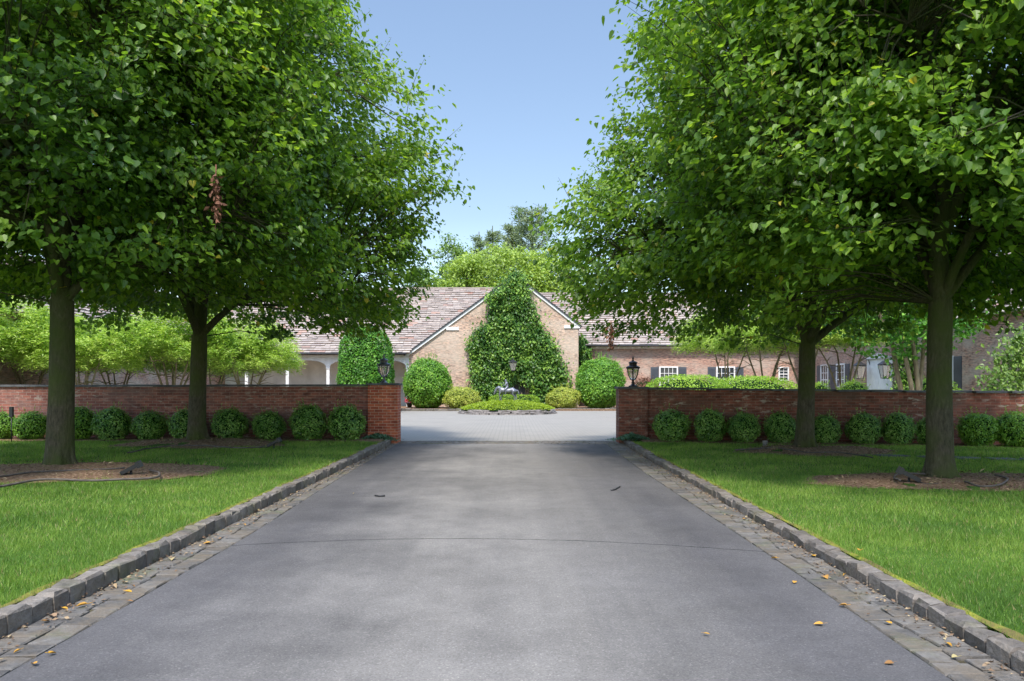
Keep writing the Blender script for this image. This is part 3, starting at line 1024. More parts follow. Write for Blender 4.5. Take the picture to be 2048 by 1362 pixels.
    cl.build('crown', M['linden'], root, uv=False)
    tag(root, label, 'tree', 'lindens flanking the drive')
    return root


PL2 = [(2.75, 3.2), (3.2, 4.5), (3.7, 4.9), (4.7, 5.0), (5.9, 5.05), (7.0, 5.0), (7.8, 4.7), (8.6, 4.3), (9.6, 3.5), (10.4, 3.1), (11.6, 2.2), (12.8, .8)]
PL1 = [(2.95, 2.8), (3.4, 3.7), (4.2, 4.2), (6.0, 4.5), (8.0, 4.4), (9.5, 3.5), (11.2, 2.2), (12.4, .8)]
PR1 = [(2.55, 3.0), (2.9, 4.3), (3.4, 4.8), (4.2, 5.1), (5.0, 4.9), (5.7, 4.2), (7.2, 3.5), (9.3, 3.1), (10.4, 2.8), (11.6, 1.9), (12.6, .8)]
PR2 = [(2.55, 2.4), (2.9, 3.0), (3.5, 3.2), (4.4, 3.6), (5.4, 3.85), (7.0, 3.6), (8.6, 3.1), (10.2, 2.5), (11.4, .9)]
crown_tree('L1', .12, PL1, 2.75, .178, 1800, .102, 11, 'nearest linden on the left, thick straight trunk in a dark mulch ring')
crown_tree('L2', .20, PL2, 2.45, .172, 2050, .108, 23, 'linden with forked trunk on a raised mulch mound near the left wall', lean=(.006, 0))
crown_tree('R1', .17, PR1, 2.2, .160, 1850, .108, 37, 'linden with low forked trunk just before the mossy right wall', lean=(.01, 0))
crown_tree('R2', .12, PR2, 2.6, .158, 1750, .102, 41, 'nearest linden on the right, mossy thick trunk in a wide mulch ring', lean=(.004, 0))

#crown_tree('L3', .12, [(3.3, 2.6), (3.8, 3.6), (4.6, 4.3), (6.2, 4.5), (8.0, 4.3), (9.5, 3.6), (11.2, 2.4), (12.4, .9)], 2.9, .21, 850, .130, 53, 'linden standing left of the view whose leafy crown fills the top left corner')
#crown_tree('R3', .12, [(3.2, 2.4), (3.7, 3.4), (4.6, 4.0), (6.2, 4.2), (8.0, 4.0), (9.5, 3.4), (11.2, 2.4), (12.4, .9)], 2.9, .21, 850, .135, 67, 'linden standing right of the view whose leafy crown fills the top right corner')

# ------------------------------------------------------------------ the house
HY = 50.0
house = empty('brick_house', (0, HY, 0))
tag(house, 'long low limewashed brick house with slate roofs and a climber-covered gable behind the courtyard', 'house')


def hb(name, mb, mat, parent=house):
    return mb.build(name, mat, parent)


def slates(mb, x0, x1, ey, ez, ry, rz, expo=.28, clip=None, axis='y'):
    """courses of slates from the eave (ey,ez) to the ridge (ry,rz); axis y: slope faces -Y. axis 'x': ey,ry are X, x0,x1 are Y"""
    L = math.hypot(ry - ey, rz - ez)
    dy, dz = (ry - ey) / L, (rz - ez) / L
    n_ = (-dz, dy) if (ry - ey) > 0 else (dz, -dy)
    rows = int(L / expo)
    for r_ in range(rows + 1):
        s0 = r_ * expo - .04 + random.uniform(-.01, .01); s1 = min(L, s0 + expo * 1.25)
        ex = expo
        x = x0 - random.uniform(0, .3)
        while x < x1:
            w = random.uniform(.28, .62)
            a, b = max(x, x0), min(x + w - .012, x1)
            x += w
            if b - a < .05: continue
            t0 = random.uniform(.07, .12); t1 = .01
            j = random.uniform(-.02, .02)
            pts = []
            for (s_, t_) in ((s0 + j, -.02), (s1, -.02), (s1, t1), (s0 + j, t0)):
                pts.append((ey + dy * s_ + n_[0] * t_, ez + dz * s_ + n_[1] * t_))
            if clip and not clip((a + b) / 2, pts[0][0], pts[0][1]): continue
            if axis == 'y':
                V = [(a, p[0], p[1]) for p in pts] + [(b, p[0], p[1]) for p in pts]
            else:
                V = [(p[0], a, p[1]) for p in pts] + [(p[0], b, p[1]) for p in pts]
            mb.add(V, [(0, 4, 5, 1), (1, 5, 6, 2), (2, 6, 7, 3), (3, 7, 4, 0), (0, 1, 2, 3), (4, 7, 6, 5)])


XP, ZP = .2, 8.85             # gable peak
XL, ZL = -6.87, 3.72
XR, ZR = 4.43, 5.55
# gable wall (local y = 0 is the face); outer lean-to bay set 5 cm back
zk = ZL + (ZP - ZL) * (-4.37 - XL) / (XP - XL)
b = MB()
b.prism([(-4.37, -.05), (XR, -.05), (XR, ZR - .02), (XP, ZP - .05), (-4.37, zk - .03)], 0, .35)
hb('gable_wall', b, M['brick_house'])
b = MB()
b.prism([(XL, -.05), (-4.37, -.05), (-4.37, zk - .03), (XL, ZL - .03)], .05, .35)
hb('wall', b, M['brick_house'])
b = MB(); b.box(XR - .3, XR - .002, .352, 8, -.05, ZR - .1)
hb('wall', b, M['brick_house'])
# rake boards and dark slate edge
def rake(mb, x0, z0, x1, z1, d0, d1, y0, y1):
    L = math.hypot(x1 - x0, z1 - z0); nx, nz = -(z1 - z0) / L, (x1 - x0) / L
    if nz < 0: nx, nz = -nx, -nz
    pl = [(x0 + nx * d0, z0 + nz * d0), (x1 + nx * d0, z1 + nz * d0), (x1 + nx * d1, z1 + nz * d1), (x0 + nx * d1, z0 + nz * d1)]
    if x1 < x0: pl = pl[::-1]
    mb.prism(pl, y0, y1)
b = MB()
rake(b, XL - .25, ZL - .19, XP, ZP - .0, -.15, -.002, -.09, .06)
rake(b, XR + .15, ZR - .12, XP + .002, ZP - .0, -.15, -.002, -.092, .06)
b.box(-4.37, -3.55, -.08, -.002, zk - .33, zk - .12)
b.box(XR - .95, XR + .08, -.08, -.002, ZR - .22, ZR - .03)
hb('rake_board', b, M['white'])
b = MB()
rake(b, XL - .3, ZL - .22, XP, ZP - .0, .002, .085, -.16, 7.5)
rake(b, XR + .2, ZR - .16, XP + .002, ZP - .0, .002, .085, -.161, 7.5)
hb('roof_edge', b, M['edge'])

# roofs
b = MB()
slates(b, -21.5, XP, -.45, 3.66, 6.7, 8.86, clip=lambda x, y, z: not (x > XL - .15 and z < ZP + (x - XP) * .726 - .05))
b.box(-21.5, XP, 6.6, 6.95, 8.78, 8.94)
hb('roof', b, M['slate'])
b = MB()
slates(b, XP, 21.5, 1.55, 4.30, 7.0, 8.50, clip=lambda x, y, z: not (x < XR + .1 and z < ZP - (x - XP) * .78 - .05))
b.box(XP, 21.5, 6.9, 7.25, 8.42, 8.58)
hb('roof', b, M['slate'])
b = MB()   # back slopes, plain
b.add([(-21.5, 6.9, 8.8), (XP, 6.9, 8.8), (XP, 14, 3.6), (-21.5, 14, 3.6)], [(0, 1, 2, 3)])
b.add([(XP, 7.1, 8.4), (21.5, 7.1, 8.4), (21.5, 13, 4.2), (XP, 13, 4.2)], [(0, 1, 2, 3)])
hb('rear_roof', b, M['slate'])
# gutters
b = MB()
b.tube([(-21.4, -.50, 3.63), (XL - .1, -.50, 3.63)], .07, 8); hb('gutter', b, M['edge']); b = MB(); b.tube([(XR + .35, 1.49, 4.27), (21.4, 1.49, 4.27)], .07, 8)
hb('gutter', b, M['edge'])

# arcade
def arch_front(mb, xa, xb, zs, zt, ztop, y0, y1, col):
    """spandrel above a segmental arch from xa to xb"""
    n = 14
    w = (xb - xa) / 2; cx = (xa + xb) / 2; rise = zt - zs
    pts = [(cx + w * math.cos(math.pi * (1 - i / n)) , zs + rise * math.sin(math.pi * i / n) ** .85) for i in range(n + 1)]
    for i in range(n):
        (x0, z0), (x1, z1) = pts[i], pts[i + 1]
        V = [(x0, y0, z0), (x1, y0, z1), (x1, y0, ztop), (x0, y0, ztop), (x0, y1, z0), (x1, y1, z1), (x1, y1, ztop), (x0, y1, ztop)]
        mb.add(V, [(0, 1, 2, 3), (0, 4, 5, 1), (4, 7, 6, 5)])


cols = [-15.02 - 2.73 * 2, -15.02 - 2.73, -15.02 + 0, -12.30, -9.57, -6.95]
b = MB()
for i in range(len(cols) - 1):
    arch_front(b, cols[i] + .12, cols[i + 1] - .12, 2.72, 3.2, 3.55, .1, .34, None)
    b.box(cols[i] - .12, cols[i] + .12, .1, .34, 2.72, 3.55)
b.box(cols[-1] - .12, cols[-1] + .07, .1, .34, 2.72, 3.55)
hb('arcade', b, M['white'])
for cx in cols:
    b = MB()
    b.box(cx - .10, cx + .10, .12, .32, .1, 2.64); b.box(cx - .14, cx + .14, .08, .36, 2.64, 2.72); b.box(cx - .14, cx + .14, .08, .36, -.05, .1)
    hb('column', b, M['white'])
b = MB(); b.box(-21.4, XL - .003, 2.6, 2.8, -.05, 3.7); b.box(-21.4, XL - .003, .36, 2.6, 3.56, 3.62)
hb('porch_wall', b, M['stucco'])
# right range
b = MB(); b.box(XR + .001, 20.3, 2.0, 2.3, -.05, 4.28)
hb('wall', b, M['brick_wing'])
b = MB(); b.box(XR, 20.2, 1.93, 1.998, 4.08, 4.24); hb('cornice', b, M['white'])


def window(cx, z0, z1, w, y, cols_=4, rows=3, shutters=True, rz=0.0, oy=None, lab=None):
    """sash window on a wall; local face at y (house frame); rz turns it for the side wings"""
    Mx = Matrix.Translation(Vector((cx, y, 0))) @ Matrix.Rotation(rz, 4, 'Z')
    f = MB(); hw = w / 2
    for a in ((-hw - .09, -hw, z0 - .05, z1 + .09), (hw, hw + .09, z0 - .05, z1 + .09), (-hw, hw, z1, z1 + .09), (-hw - .0, hw + .0, z0 - .05, z0)):
        f.box(a[0], a[1], -.06, .02, a[2], a[3], M=Mx)
    for i in range(1, cols_):
        x = -hw + w * i / cols_; f.box(x - .016, x + .016, -.035, .0, z0, z1, M=Mx)
    for i in range(1, rows):
        z = z0 + (z1 - z0) * i / rows; q = .03 if i == rows // 2 else .016
        f.box(-hw, hw, -.033, .0, z - q, z + q, M=Mx)
    fr = hb('window', f, M['white'])
    gls = MB(); gls.box(-hw, hw, -.012, .004, z0, z1, M=Mx); gls.build('pane', M['glass'], fr)
    if shutters:
        for s in (-1, 1):
            sh = MB()
            xa = s * (hw + .12); xb = s * (hw + .12 + .56)
            xa, xb = min(xa, xb), max(xa, xb)
            sh.box(xa, xb, -.045, -.003, z0 - .05, z1 + .05, M=Mx)
            for (za, zb) in ((z0 + .05, (z0 + z1) / 2 - .05), ((z0 + z1) / 2 + .05, z1 - .05)):
                k = int((zb - za) / .07)
                for i in range(k):
                    zz = za + (zb - za) * i / k
                    sh.box(xa + .06, xb - .06, -.06, -.046, zz, zz + .045, M=Mx)
            hb('shutter', sh, M['shutter'])


def pxx(px, y): return (px - 1024) * y / FPX
for px in (1337, 1451): window(pxx(px, 52), 1.2, 2.75, 1.12, 2.0, 4, 4)
window(pxx(1567, 52), 1.9, 2.72, .55, 2.0, 2, 4, False)

# wings running towards the garden wall on both sides
WX = 19.9
for s in (-1, 1):
    b = MB()
    b.box(min(s * WX, s * (WX + .3)), max(s * WX, s * (WX + .3)), -22.5, 1.99, -.05, 4.5)
    b.box(min(s * WX, s * (WX + 8)), max(s * WX, s * (WX + 8)), -22.8, -22.502, -.05, 4.5)
    hb('wing_wall', b, M['brick_wing'])
    b = MB()
    slates(b, -23.1, 2.5, s * (WX - .35), 4.4, s * (WX + 4.4), 8.0, axis='x')
    b.add([(s * (WX + 4.4), -23.1, 7.95), (s * (WX + 4.4), 6, 7.95), (s * (WX + 9), 6, 4.4), (s * (WX + 9), -23.1, 4.4)], [(0, 1, 2, 3)])
    b.add([(s * WX, -22.9, 4.4), (s * (WX + 8.7), -22.9, 4.4), (s * (WX + 4.4), -22.9, 7.95)], [(0, 1, 2)])
    hb('wing_roof', b, M['slate'])
def wz(px): return FPX * WX / (px - 1024) - HY      # local y on the right wing seen at photo column px
for px, w in ((1650, 1.0), (1682, 1.0), (1893, 1.0)):
    window(WX, 1.0, 2.75, w, wz(px), 3, 4, True, rz=-math.pi / 2)
# white panelled door with a small pediment
b = MB()
yc = wz(1760); Mx = Matrix.Translation(Vector((WX, yc, 0))) @ Matrix.Rotation(-math.pi / 2, 4, 'Z')
b.box(-1.4, 1.4, -.05, .0, 0, 2.95, M=Mx)
for xa, xb in ((-.9, -.08), (.08, .9)):
    for za, zb in ((.2, 1.2), (1.3, 2.5)): b.box(xa, xb, -.07, -.051, za, zb, M=Mx)
dr = hb('door', b, M['white'])
b = MB()
V = [Mx @ Vector(v) for v in ((-1.5, -.14, 2.96), (1.5, -.14, 2.96), (0, -.14, 3.25), (-1.5, 0, 2.96), (1.5, 0, 2.96), (0, 0, 3.25))]
b.add(V, [(0, 1, 2), (3, 5, 4), (0, 3, 4, 1), (1, 4, 5, 2), (2, 5, 3, 0)]); b.build('pediment', M['white'], dr)
# dark arched garden door behind the climber
b = MB(); b.box(-.75, .95, -.06, -.002, 0, 2.25); hb('garden_door', b, M['edge'])


def wall_lantern(loc, rz, w, h, label, glassm=None):
    r = empty('wall_lantern', loc, rz)
    f = MB()
    a, b_ = w / 2, w * .27
    for sx in (-1, 1):
        for sy in (-1, 1): f.tube([(sx * b_, sy * b_, 0), (sx * a, sy * a, h * .68)], .016, 4)
    for (q, z) in ((b_, 0), (a, h * .68)):
        f.tube([(-q, -q, z), (q, -q, z)], .016, 4); f.tube([(-q, q, z), (q, q, z)], .016, 4)
        f.tube([(-q, -q, z), (-q, q, z)], .016, 4); f.tube([(q, -q, z), (q, q, z)], .016, 4)
    f.build('frame', M['black'], r)
    gq = MB()
    V = [(sx * b_ * .96, sy * b_ * .96, .01) for sx, sy in ((-1, -1), (1, -1), (1, 1), (-1, 1))] + [(sx * a * .96, sy * a * .96, h * .67) for sx, sy in ((-1, -1), (1, -1), (1, 1), (-1, 1))]
    gq.add(V, [(0, 1, 5, 4), (1, 2, 6, 5), (2, 3, 7, 6), (3, 0, 4, 7)]); gq.build('glass', M['lglass'], r)
    ro = MB()
    V = [(sx * a * 1.12, sy * a * 1.12, h * .69) for sx, sy in ((-1, -1), (1, -1), (1, 1), (-1, 1))] + [(sx * a * .3, sy * a * .3, h * .88) for sx, sy in ((-1, -1), (1, -1), (1, 1), (-1, 1))]
    ro.add(V, [(0, 1, 5, 4), (1, 2, 6, 5), (2, 3, 7, 6), (3, 0, 4, 7), (4, 5, 6, 7), (3, 2, 1, 0)])
    ro.lathe([(.03, h * .87), (.045, h * .93), (.01, h)], 8); ro.build('roof', M['black'], r)
    br = MB(); br.tube([(0, .0, h * .98), (0, .2, h * 1.08), (0, .5, h * .98), (0, .62, h * .6)], .02, 6); br.box(-.06, .06, .60, .64, h * .35, h * .8); br.build('bracket', M['black'], r)
    tag(r, label, 'wall lantern')
    return r


p = P(1026, 741, 48.55); wall_lantern(p, 0, .50, .78, 'black tapered lantern hanging in the climber on the central gable')
for px, lab in ((1719, 'black wall lantern left of the white panelled door in the right wing'), (1770, 'black wall lantern right of the white panelled door, beside the twisted vine')):
    y = FPX * (WX - .62) / (px - 1024)
    wall_lantern((WX - .62, y, EYE + (HOR - 757) * y / FPX), -math.pi / 2, .50, 1.05, lab)

# ------------------------------------------------------------------ climber on the gable
POLY = [(1036, 541), (1050, 560), (1062, 600), (1070, 630), (1085, 660), (1104, 684), (1118, 712), (1132, 745), (1138, 768), (1120, 782), (1098, 800), (1086, 812),
        (1080, 812), (1066, 800), (1064, 775), (1050, 762), (1034, 758), (1016, 768), (1008, 790), (1000, 812), (958, 812), (950, 790), (944, 755), (946, 735), (942, 705), (934, 692), (950, 668), (958, 650), (976, 652),
        (982, 630), (975, 600), (978, 590), (1000, 574), (1018, 556)]
POLX = [((a - 1024) * 49.7 / FPX, EYE + (HOR - b_) * 49.7 / FPX) for a, b_ in POLY]


def inpoly(x, z, pl):
    c = False; j = len(pl) - 1
    for i in range(len(pl)):
        if (pl[i][1] > z) != (pl[j][1] > z) and x < (pl[j][0] - pl[i][0]) * (z - pl[i][1]) / (pl[j][1] - pl[i][1]) + pl[i][0]: c = not c
        j = i
    return c


def climber(name, poly, y0, n, size, thick, label, seed, edge=.28, twigs=14):
    b = MB(); rd = random.Random(seed)
    xs = [p_[0] for p_ in poly]; zs = [p_[1] for p_ in poly]
    P_ = []
    while len(P_) < n:
        x = rd.uniform(min(xs), max(xs)); z = rd.uniform(max(.1, min(zs)), max(zs))
        eg = edge * (.5 if rd.random() < .8 else 1.15); xj, zj = x + rd.gauss(0, eg), z + rd.gauss(0, eg)
        if not inpoly(x, z, poly): continue
        bump = .5 + .5 * mnoise.noise(Vector((x * 1.5, z * 1.5, seed))) + .35 * mnoise.noise(Vector((x * 3.5, z * 3.5, seed)))
        y = y0 - thick * max(.05, bump) * (1 - rd.random() ** 2 * .8)
        P_.append((xj, y, zj))
    P_ = np.array(P_)
    nr = rng.normal(size=(n, 3)) * .5 + np.array([0, -.7, .6]); tp = rng.normal(size=(n, 3)) * .5 + np.array([0, -.3, -.8])
    leaves(b, P_, nr, tp, size * (.6 + .8 * rng.random(n)), 'oval', 0)
    for i in range(twigs):
        x = rd.uniform(min(xs) * .5 + max(xs) * .5 - .8, min(xs) * .5 + max(xs) * .5 + .8)
        pts = [(x, y0 - .05, .05)]
        z = .05
        while z < max(zs) - .3:
            z += .5; x += rd.uniform(-.35, .35)
            if not inpoly(x, z, poly): x = pts[-1][0]
            if z > 1.5 and not inpoly(x, z + .3, poly): break
            pts.append((x, y0 - .06 - .05 * rd.random(), z))
        b.tube(pts, .03, 5, 1) if len(pts) > 1 else None
    o = b.build(name, [M['ivy'], M['bark2']], uv=False)
    tag(o, label, 'climbing plant')
    return o


climber('climbing_vine', POLX, HY - .08, 24000, .19, .95, 'dense triangular green climber covering the centre of the brick gable', 3)
pl = [((a - 1024) * 51.5 / FPX, EYE + (HOR - b_) * 51.5 / FPX) for a, b_ in ((1160, 665), (1172, 680), (1182, 700), (1176, 740), (1172, 800), (1159, 800))]
climber('climbing_vine', pl, HY + 1.9, 2200, .18, .9, 'narrow climber in the corner between the gable and the right roof', 5, .15, 3)


# ------------------------------------------------------------------ courtyard island with sculpture
isl = empty('island_bed', (pxx(1015, 40.8), 40.8, 0))
b = MB()
for k in range(3):
    n_ = 34; a = random.random()
    for i in range(n_):
        a0 = 2 * math.pi * (i + (k % 2) * .5 + random.uniform(-.12, .12)) / n_; w = random.uniform(.20, .29)
        rr = 2.62 - k * .05 + random.uniform(-.05, .05); 
        Mx = Matrix.Rotation(a0, 4, 'Z') @ Matrix.Translation((rr, 0, 0)) @ Matrix.Rotation(random.uniform(-.08, .08), 4, 'X')
        z = .0 + k * .085
        if k == 2 and random.random() < .25: continue
        b.box(-.28, .05, -w, w, z, z + .06 + random.uniform(0, .02), M=Mx)
b.build('stone_edging', M['stone'], isl)
b = MB(); V = []; F = []
nr_, na = 12, 48
def ish(r_): return .20 + .46 * (1 - (r_ / 2.6) ** 2) ** .8 if r_ < 2.6 else .2
for i in range(nr_ + 1):
    for j in range(na):
        r_ = 2.55 * i / nr_; t_ = 2 * math.pi * j / na
        V.append((r_ * math.cos(t_), r_ * math.sin(t_), ish(r_) - .03))
for i in range(nr_):
    for j in range(na): F.append((i * na + j, (i + 1) * na + j, (i + 1) * na + (j + 1) % na, i * na + (j + 1) % na))
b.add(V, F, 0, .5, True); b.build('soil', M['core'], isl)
b = MB(); n = 15000
r_ = 2.55 * np.sqrt(rng.random(n)); t_ = 2 * math.pi * rng.random(n)
zz = np.array([ish(a) for a in r_]) + .05 * rng.random(n) + np.array([.05 * mnoise.noise(Vector((a * math.cos(c_) * 3, a * math.sin(c_) * 3, 0))) for a, c_ in zip(r_, t_)])
pp = np.stack([r_ * np.cos(t_), r_ * np.sin(t_), zz], 1)
leaves(b, pp, rng.normal(size=(n, 3)) * .4 + np.array([0, 0, 1]), rng.normal(size=(n, 3)), .075 * (.6 + .8 * rng.random(n)))
b.build('lime_ground_cover', M['lime'], isl, uv=False)
tag(isl, 'round raised bed of lime-green ground cover edged with stacked stone in the courtyard', 'planting bed')

st = empty('sculpture', (pxx(1014, 40.6), 40.6, .66))
def body(name, chains, parent, vox=.022):
    b = MB()
    for pts, rad in chains:
        b.tube(pts, rad, 10)
        for p_, r_ in ((pts[0], rad[0]), (pts[-1], rad[-1])):
            core_ball(b, p_, r_, r_, r_, 0, 0, 0, -9, 5)
    o = b.build(name, M['bronze'], parent, uv=False)
    m = o.modifiers.new('remesh', 'REMESH'); m.mode = 'VOXEL'; m.voxel_size = vox; m.use_smooth_shade = True
    s_ = o.modifiers.new('smooth', 'SMOOTH'); s_.iterations = 3
    return o
body('horse', [
    ([(-.34, 0, .60), (-.15, 0, .57), (.10, 0, .56), (.32, 0, .60), (.44, 0, .54)], [.15, .16, .145, .155, .10]),     # trunk
    ([(-.36, 0, .64), (-.46, 0, .72), (-.56, 0, .66), (-.62, 0, .54)], [.14, .12, .09, .075]),                         # arched neck
    ([(-.60, 0, .58), (-.66, 0, .48), (-.69, 0, .38)], [.075, .06, .045]),                                             # lowered head
    ([(-.58, .035, .62), (-.60, .045, .70)], [.02, .008]), ([(-.58, -.035, .62), (-.60, -.045, .70)], [.02, .008]),
    ([(-.34, -.08, .55), (-.42, -.08, .34), (-.36, -.08, .18), (-.40, -.08, .03)], [.075, .045, .032, .035]),
    ([(-.32, .08, .55), (-.24, .08, .32), (-.33, .08, .18), (-.30, .08, .03)], [.075, .045, .032, .035]),
    ([(.36, -.09, .54), (.30, -.09, .36), (.44, -.09, .22), (.38, -.09, .03)], [.10, .065, .036, .036]),
    ([(.38, .09, .54), (.42, .09, .36), (.52, .09, .22), (.50, .09, .03)], [.10, .065, .036, .036]),
    ([(.50, 0, .60), (.58, 0, .58), (.64, 0, .44), (.66, 0, .30)], [.03, .035, .035, .015]),
], st)
body('rider', [
    ([(.0, 0, .74), (.01, 0, .84), (-.03, 0, .97)], [.085, .075, .085]),
    ([(-.03, 0, .97), (-.06, 0, 1.05)], [.04, .035]), ([(-.07, 0, 1.08), (-.075, 0, 1.13)], [.058, .056]),
    ([(-.03, -.09, .96), (-.12, -.13, .86), (-.25, -.08, .80)], [.035, .028, .022]),
    ([(-.03, .09, .96), (-.12, .13, .86), (-.25, .08, .80)], [.035, .028, .022]),
    ([(.0, -.10, .73), (-.13, -.18, .62), (-.06, -.18, .42), (-.12, -.18, .37)], [.062, .05, .035, .025]),
    ([(.0, .10, .73), (-.13, .18, .62), (-.06, .18, .42), (-.12, .18, .37)], [.062, .05, .035, .025]),
], st, .018)
tag(st, 'dark bronze sculpture of a rider on a horse with lowered head, on the island bed', 'sculpture')

# ------------------------------------------------------------------ shrubs before the house
def shrub(name, px, y, rx, rz, n, size, mat, label, cat, cz=None, ry=None, power=2.0, amp=.1, seed=1, group=None, depth=.15, lumpamp=.06, lump=5, droop=-.2, z=.05, kind='oval'):
    o = bush_mesh(name, rx, rz, n, size, mat, seed, amp=amp, depth=depth, power=power, ry=ry, cz=cz, lumpamp=lumpamp, lump=lump, droop=droop, kind=kind)
    o.location = (pxx(px, y), y, z)
    tag(o, label, cat, group)
    return o


shrub('round_shrub', 855, 46.9, 1.47, 1.62, 15000, .12, M['round'], 'large round green shrub left of the climber, beside the arcade', 'shrub', amp=.12, seed=4, group='large round shrubs before the house')
shrub('round_shrub', 1201, 46.6, 1.50, 1.62, 15000, .12, M['round'], 'large round green shrub right of the climber, beside the dark gate pier', 'shrub', amp=.12, seed=9, group='large round shrubs before the house')
shrub('golden_shrub', 924, 45.7, 1.08, .70, 8000, .085, M['gold'], 'golden-yellow mounded shrub left of the island bed', 'shrub', amp=.2, seed=2, group='golden shrubs before the house')
shrub('golden_shrub', 1127, 45.9, 1.0, .70, 8000, .085, M['gold'], 'golden-yellow mounded shrub right of the island bed', 'shrub', amp=.2, seed=6, group='golden shrubs before the house')
shrub('clipped_tree', 732, 42, 1.45, 2.35, 22000, .12, M['column'], 'tall barrel-shaped clipped green tree standing before the arcade', 'clipped tree', cz=2.35, power=3.0, amp=.06, seed=3, depth=.1)
shrub('box_hedge', 1028, 47.6, 1.6, .45, 5000, .07, M['hedge'], 'low bright green clipped hedge directly behind the sculpture', 'hedge', ry=.5, power=4, amp=.05, seed=3)
HD = 30.0
shrub('long_hedge', 1375, HD, 1.75, .95, 12000, .075, M['hedge'], 'long yellow-green hedge top beyond the wall, next to the dark gate pier', 'hedge', ry=1.0, power=3, amp=.08, seed=5)
shrub('long_hedge', 1505, HD, 1.75, .93, 12000, .075, M['hedge'], 'yellow-green hedge top beyond the wall, reaching almost to the right forked trunk', 'hedge', ry=1.0, power=3, amp=.08, seed=6)
shrub('dome_shrub', 1290, 33, .75, .92, 4000, .07, M['drybranch'], 'brownish rounded shrub behind the dark pier lantern', 'shrub', seed=7)
shrub('dome_shrub', 1640, 29, .50, .80, 2500, .07, M['hedge'], 'small lime dome shrub right behind the right forked trunk', 'shrub', seed=8)
shrub('dome_shrub', 1706, 29, .68, .84, 3500, .07, M['hedge'], 'lime dome shrub beyond the wall, below the left door lantern', 'shrub', seed=9)
shrub('dome_shrub', 1868, 27, .95, .90, 5000, .07, M['hedge'], 'lime dome shrub beyond the wall, behind the mossy near trunk', 'shrub', seed=10)
# pot with red flowers by the arcade
r = empty('flower_pot', (pxx(819, 48.6), 48.6, .08))
b = MB(); b.lathe([(.13, 0), (.20, .30), (.22, .30), (.22, .34), (.19, .34)], 14); b.build('pot', M['black'], r)
b = MB(); n = 300; pp = rng.normal(size=(n, 3)) * np.array([.13, .13, .07]) + np.array([0, 0, .45]); leaves(b, pp, rng.normal(size=(n, 3)), rng.normal(size=(n, 3)), np.full(n, .09)); b.build('blossoms', M['red'], r, uv=False)
tag(r, 'small black pot of red flowers at the end pier of the arcade', 'flower pot')


# ------------------------------------------------------------------ feathery small trees beyond the walls
def feather_tree(seed, stems, h, rx, n, mat='feather', spread=.8, zlow=.53):
    rd = random.Random(seed); lr = np.random.default_rng(seed)
    root = empty('feathery_tree')
    tr = MB()
    ends = []
    for k in range(stems):
        a = 2 * math.pi * k / stems + rd.uniform(-.4, .4)
        e = Vector((math.cos(a) * rx * spread * rd.uniform(.5, 1), math.sin(a) * rx * spread * .9 * rd.uniform(.5, 1), h * rd.uniform(.62, .92)))
        pts = []
        for i in range(8):
            u = i / 7
            q = Vector((e.x * u ** 1.15, e.y * u ** 1.15, e.z * (1 - (1 - u) ** 1.4)))
            q += Vector((mnoise.noise(Vector((u * 3, k, seed))), mnoise.noise(Vector((u * 3, k, seed + 3))), 0)) * .25 * u
            pts.append(q)
        tr.tube(pts, [.055 * (1 - .8 * i / 7) for i in range(8)], 6)
        for i in range(3, 8):
            for _ in range(2):
                d = Vector((rd.gauss(0, 1), rd.gauss(0, 1), rd.uniform(-.1, .5))).normalized()
                q = pts[i] + d * rx * .35; tr.tube([pts[i], (pts[i] + q) / 2 + Vector((0, 0, .08)), q], [.02, .013, .006], 4); ends.append(q)
    tr.build('trunk', M['bark2'], root, uv=False)
    # fronds: layered drooping sprays
    b = MB()
    nf = n
    P0 = []; D0 = []
    while len(P0) < nf:
        d = Vector((rd.gauss(0, 1), rd.gauss(0, 1), rd.gauss(0, 1))).normalized()
        s_ = rd.random() ** .4
        p_ = Vector((d.x * rx, d.y * rx, h * .68 + d.z * h * .34)) * 1.0
        p_ = Vector((p_.x * s_, p_.y * s_, h * .66 + (p_.z - h * .66) * s_))
        if p_.z < h * zlow: continue
        if mnoise.noise(Vector((p_.x * .9, p_.y * .9, p_.z * 1.8 + seed))) < -.12: continue
        P0.append(p_); D0.append(Vector((d.x, d.y, -.35)).normalized())
    P0 = np.array(P0); D0 = np.array(D0)
    D0 = unit(D0 + lr.normal(size=D0.shape) * .35)
    side = unit(np.cross(D0, np.array([0, 0, 1.0])))
    m = 9
    for k in range(m):
        u = (k // 2) / (m / 2); sg = 1 if k % 2 else -1
        pos = P0 + D0 * (.42 * u) - np.array([0, 0, .12]) * u * u
        tip = D0 * .7 + side * sg * .9 if k < m - 1 else D0
        leaves(b, pos, lr.normal(size=P0.shape) * .25 + np.array([0, 0, 1]), tip + lr.normal(size=P0.shape) * .12, .20 * (.7 + .5 * lr.random(nf)) * (1 - .35 * u), 'slim')
    b.build('crown', M[mat], root, uv=False)
    return root


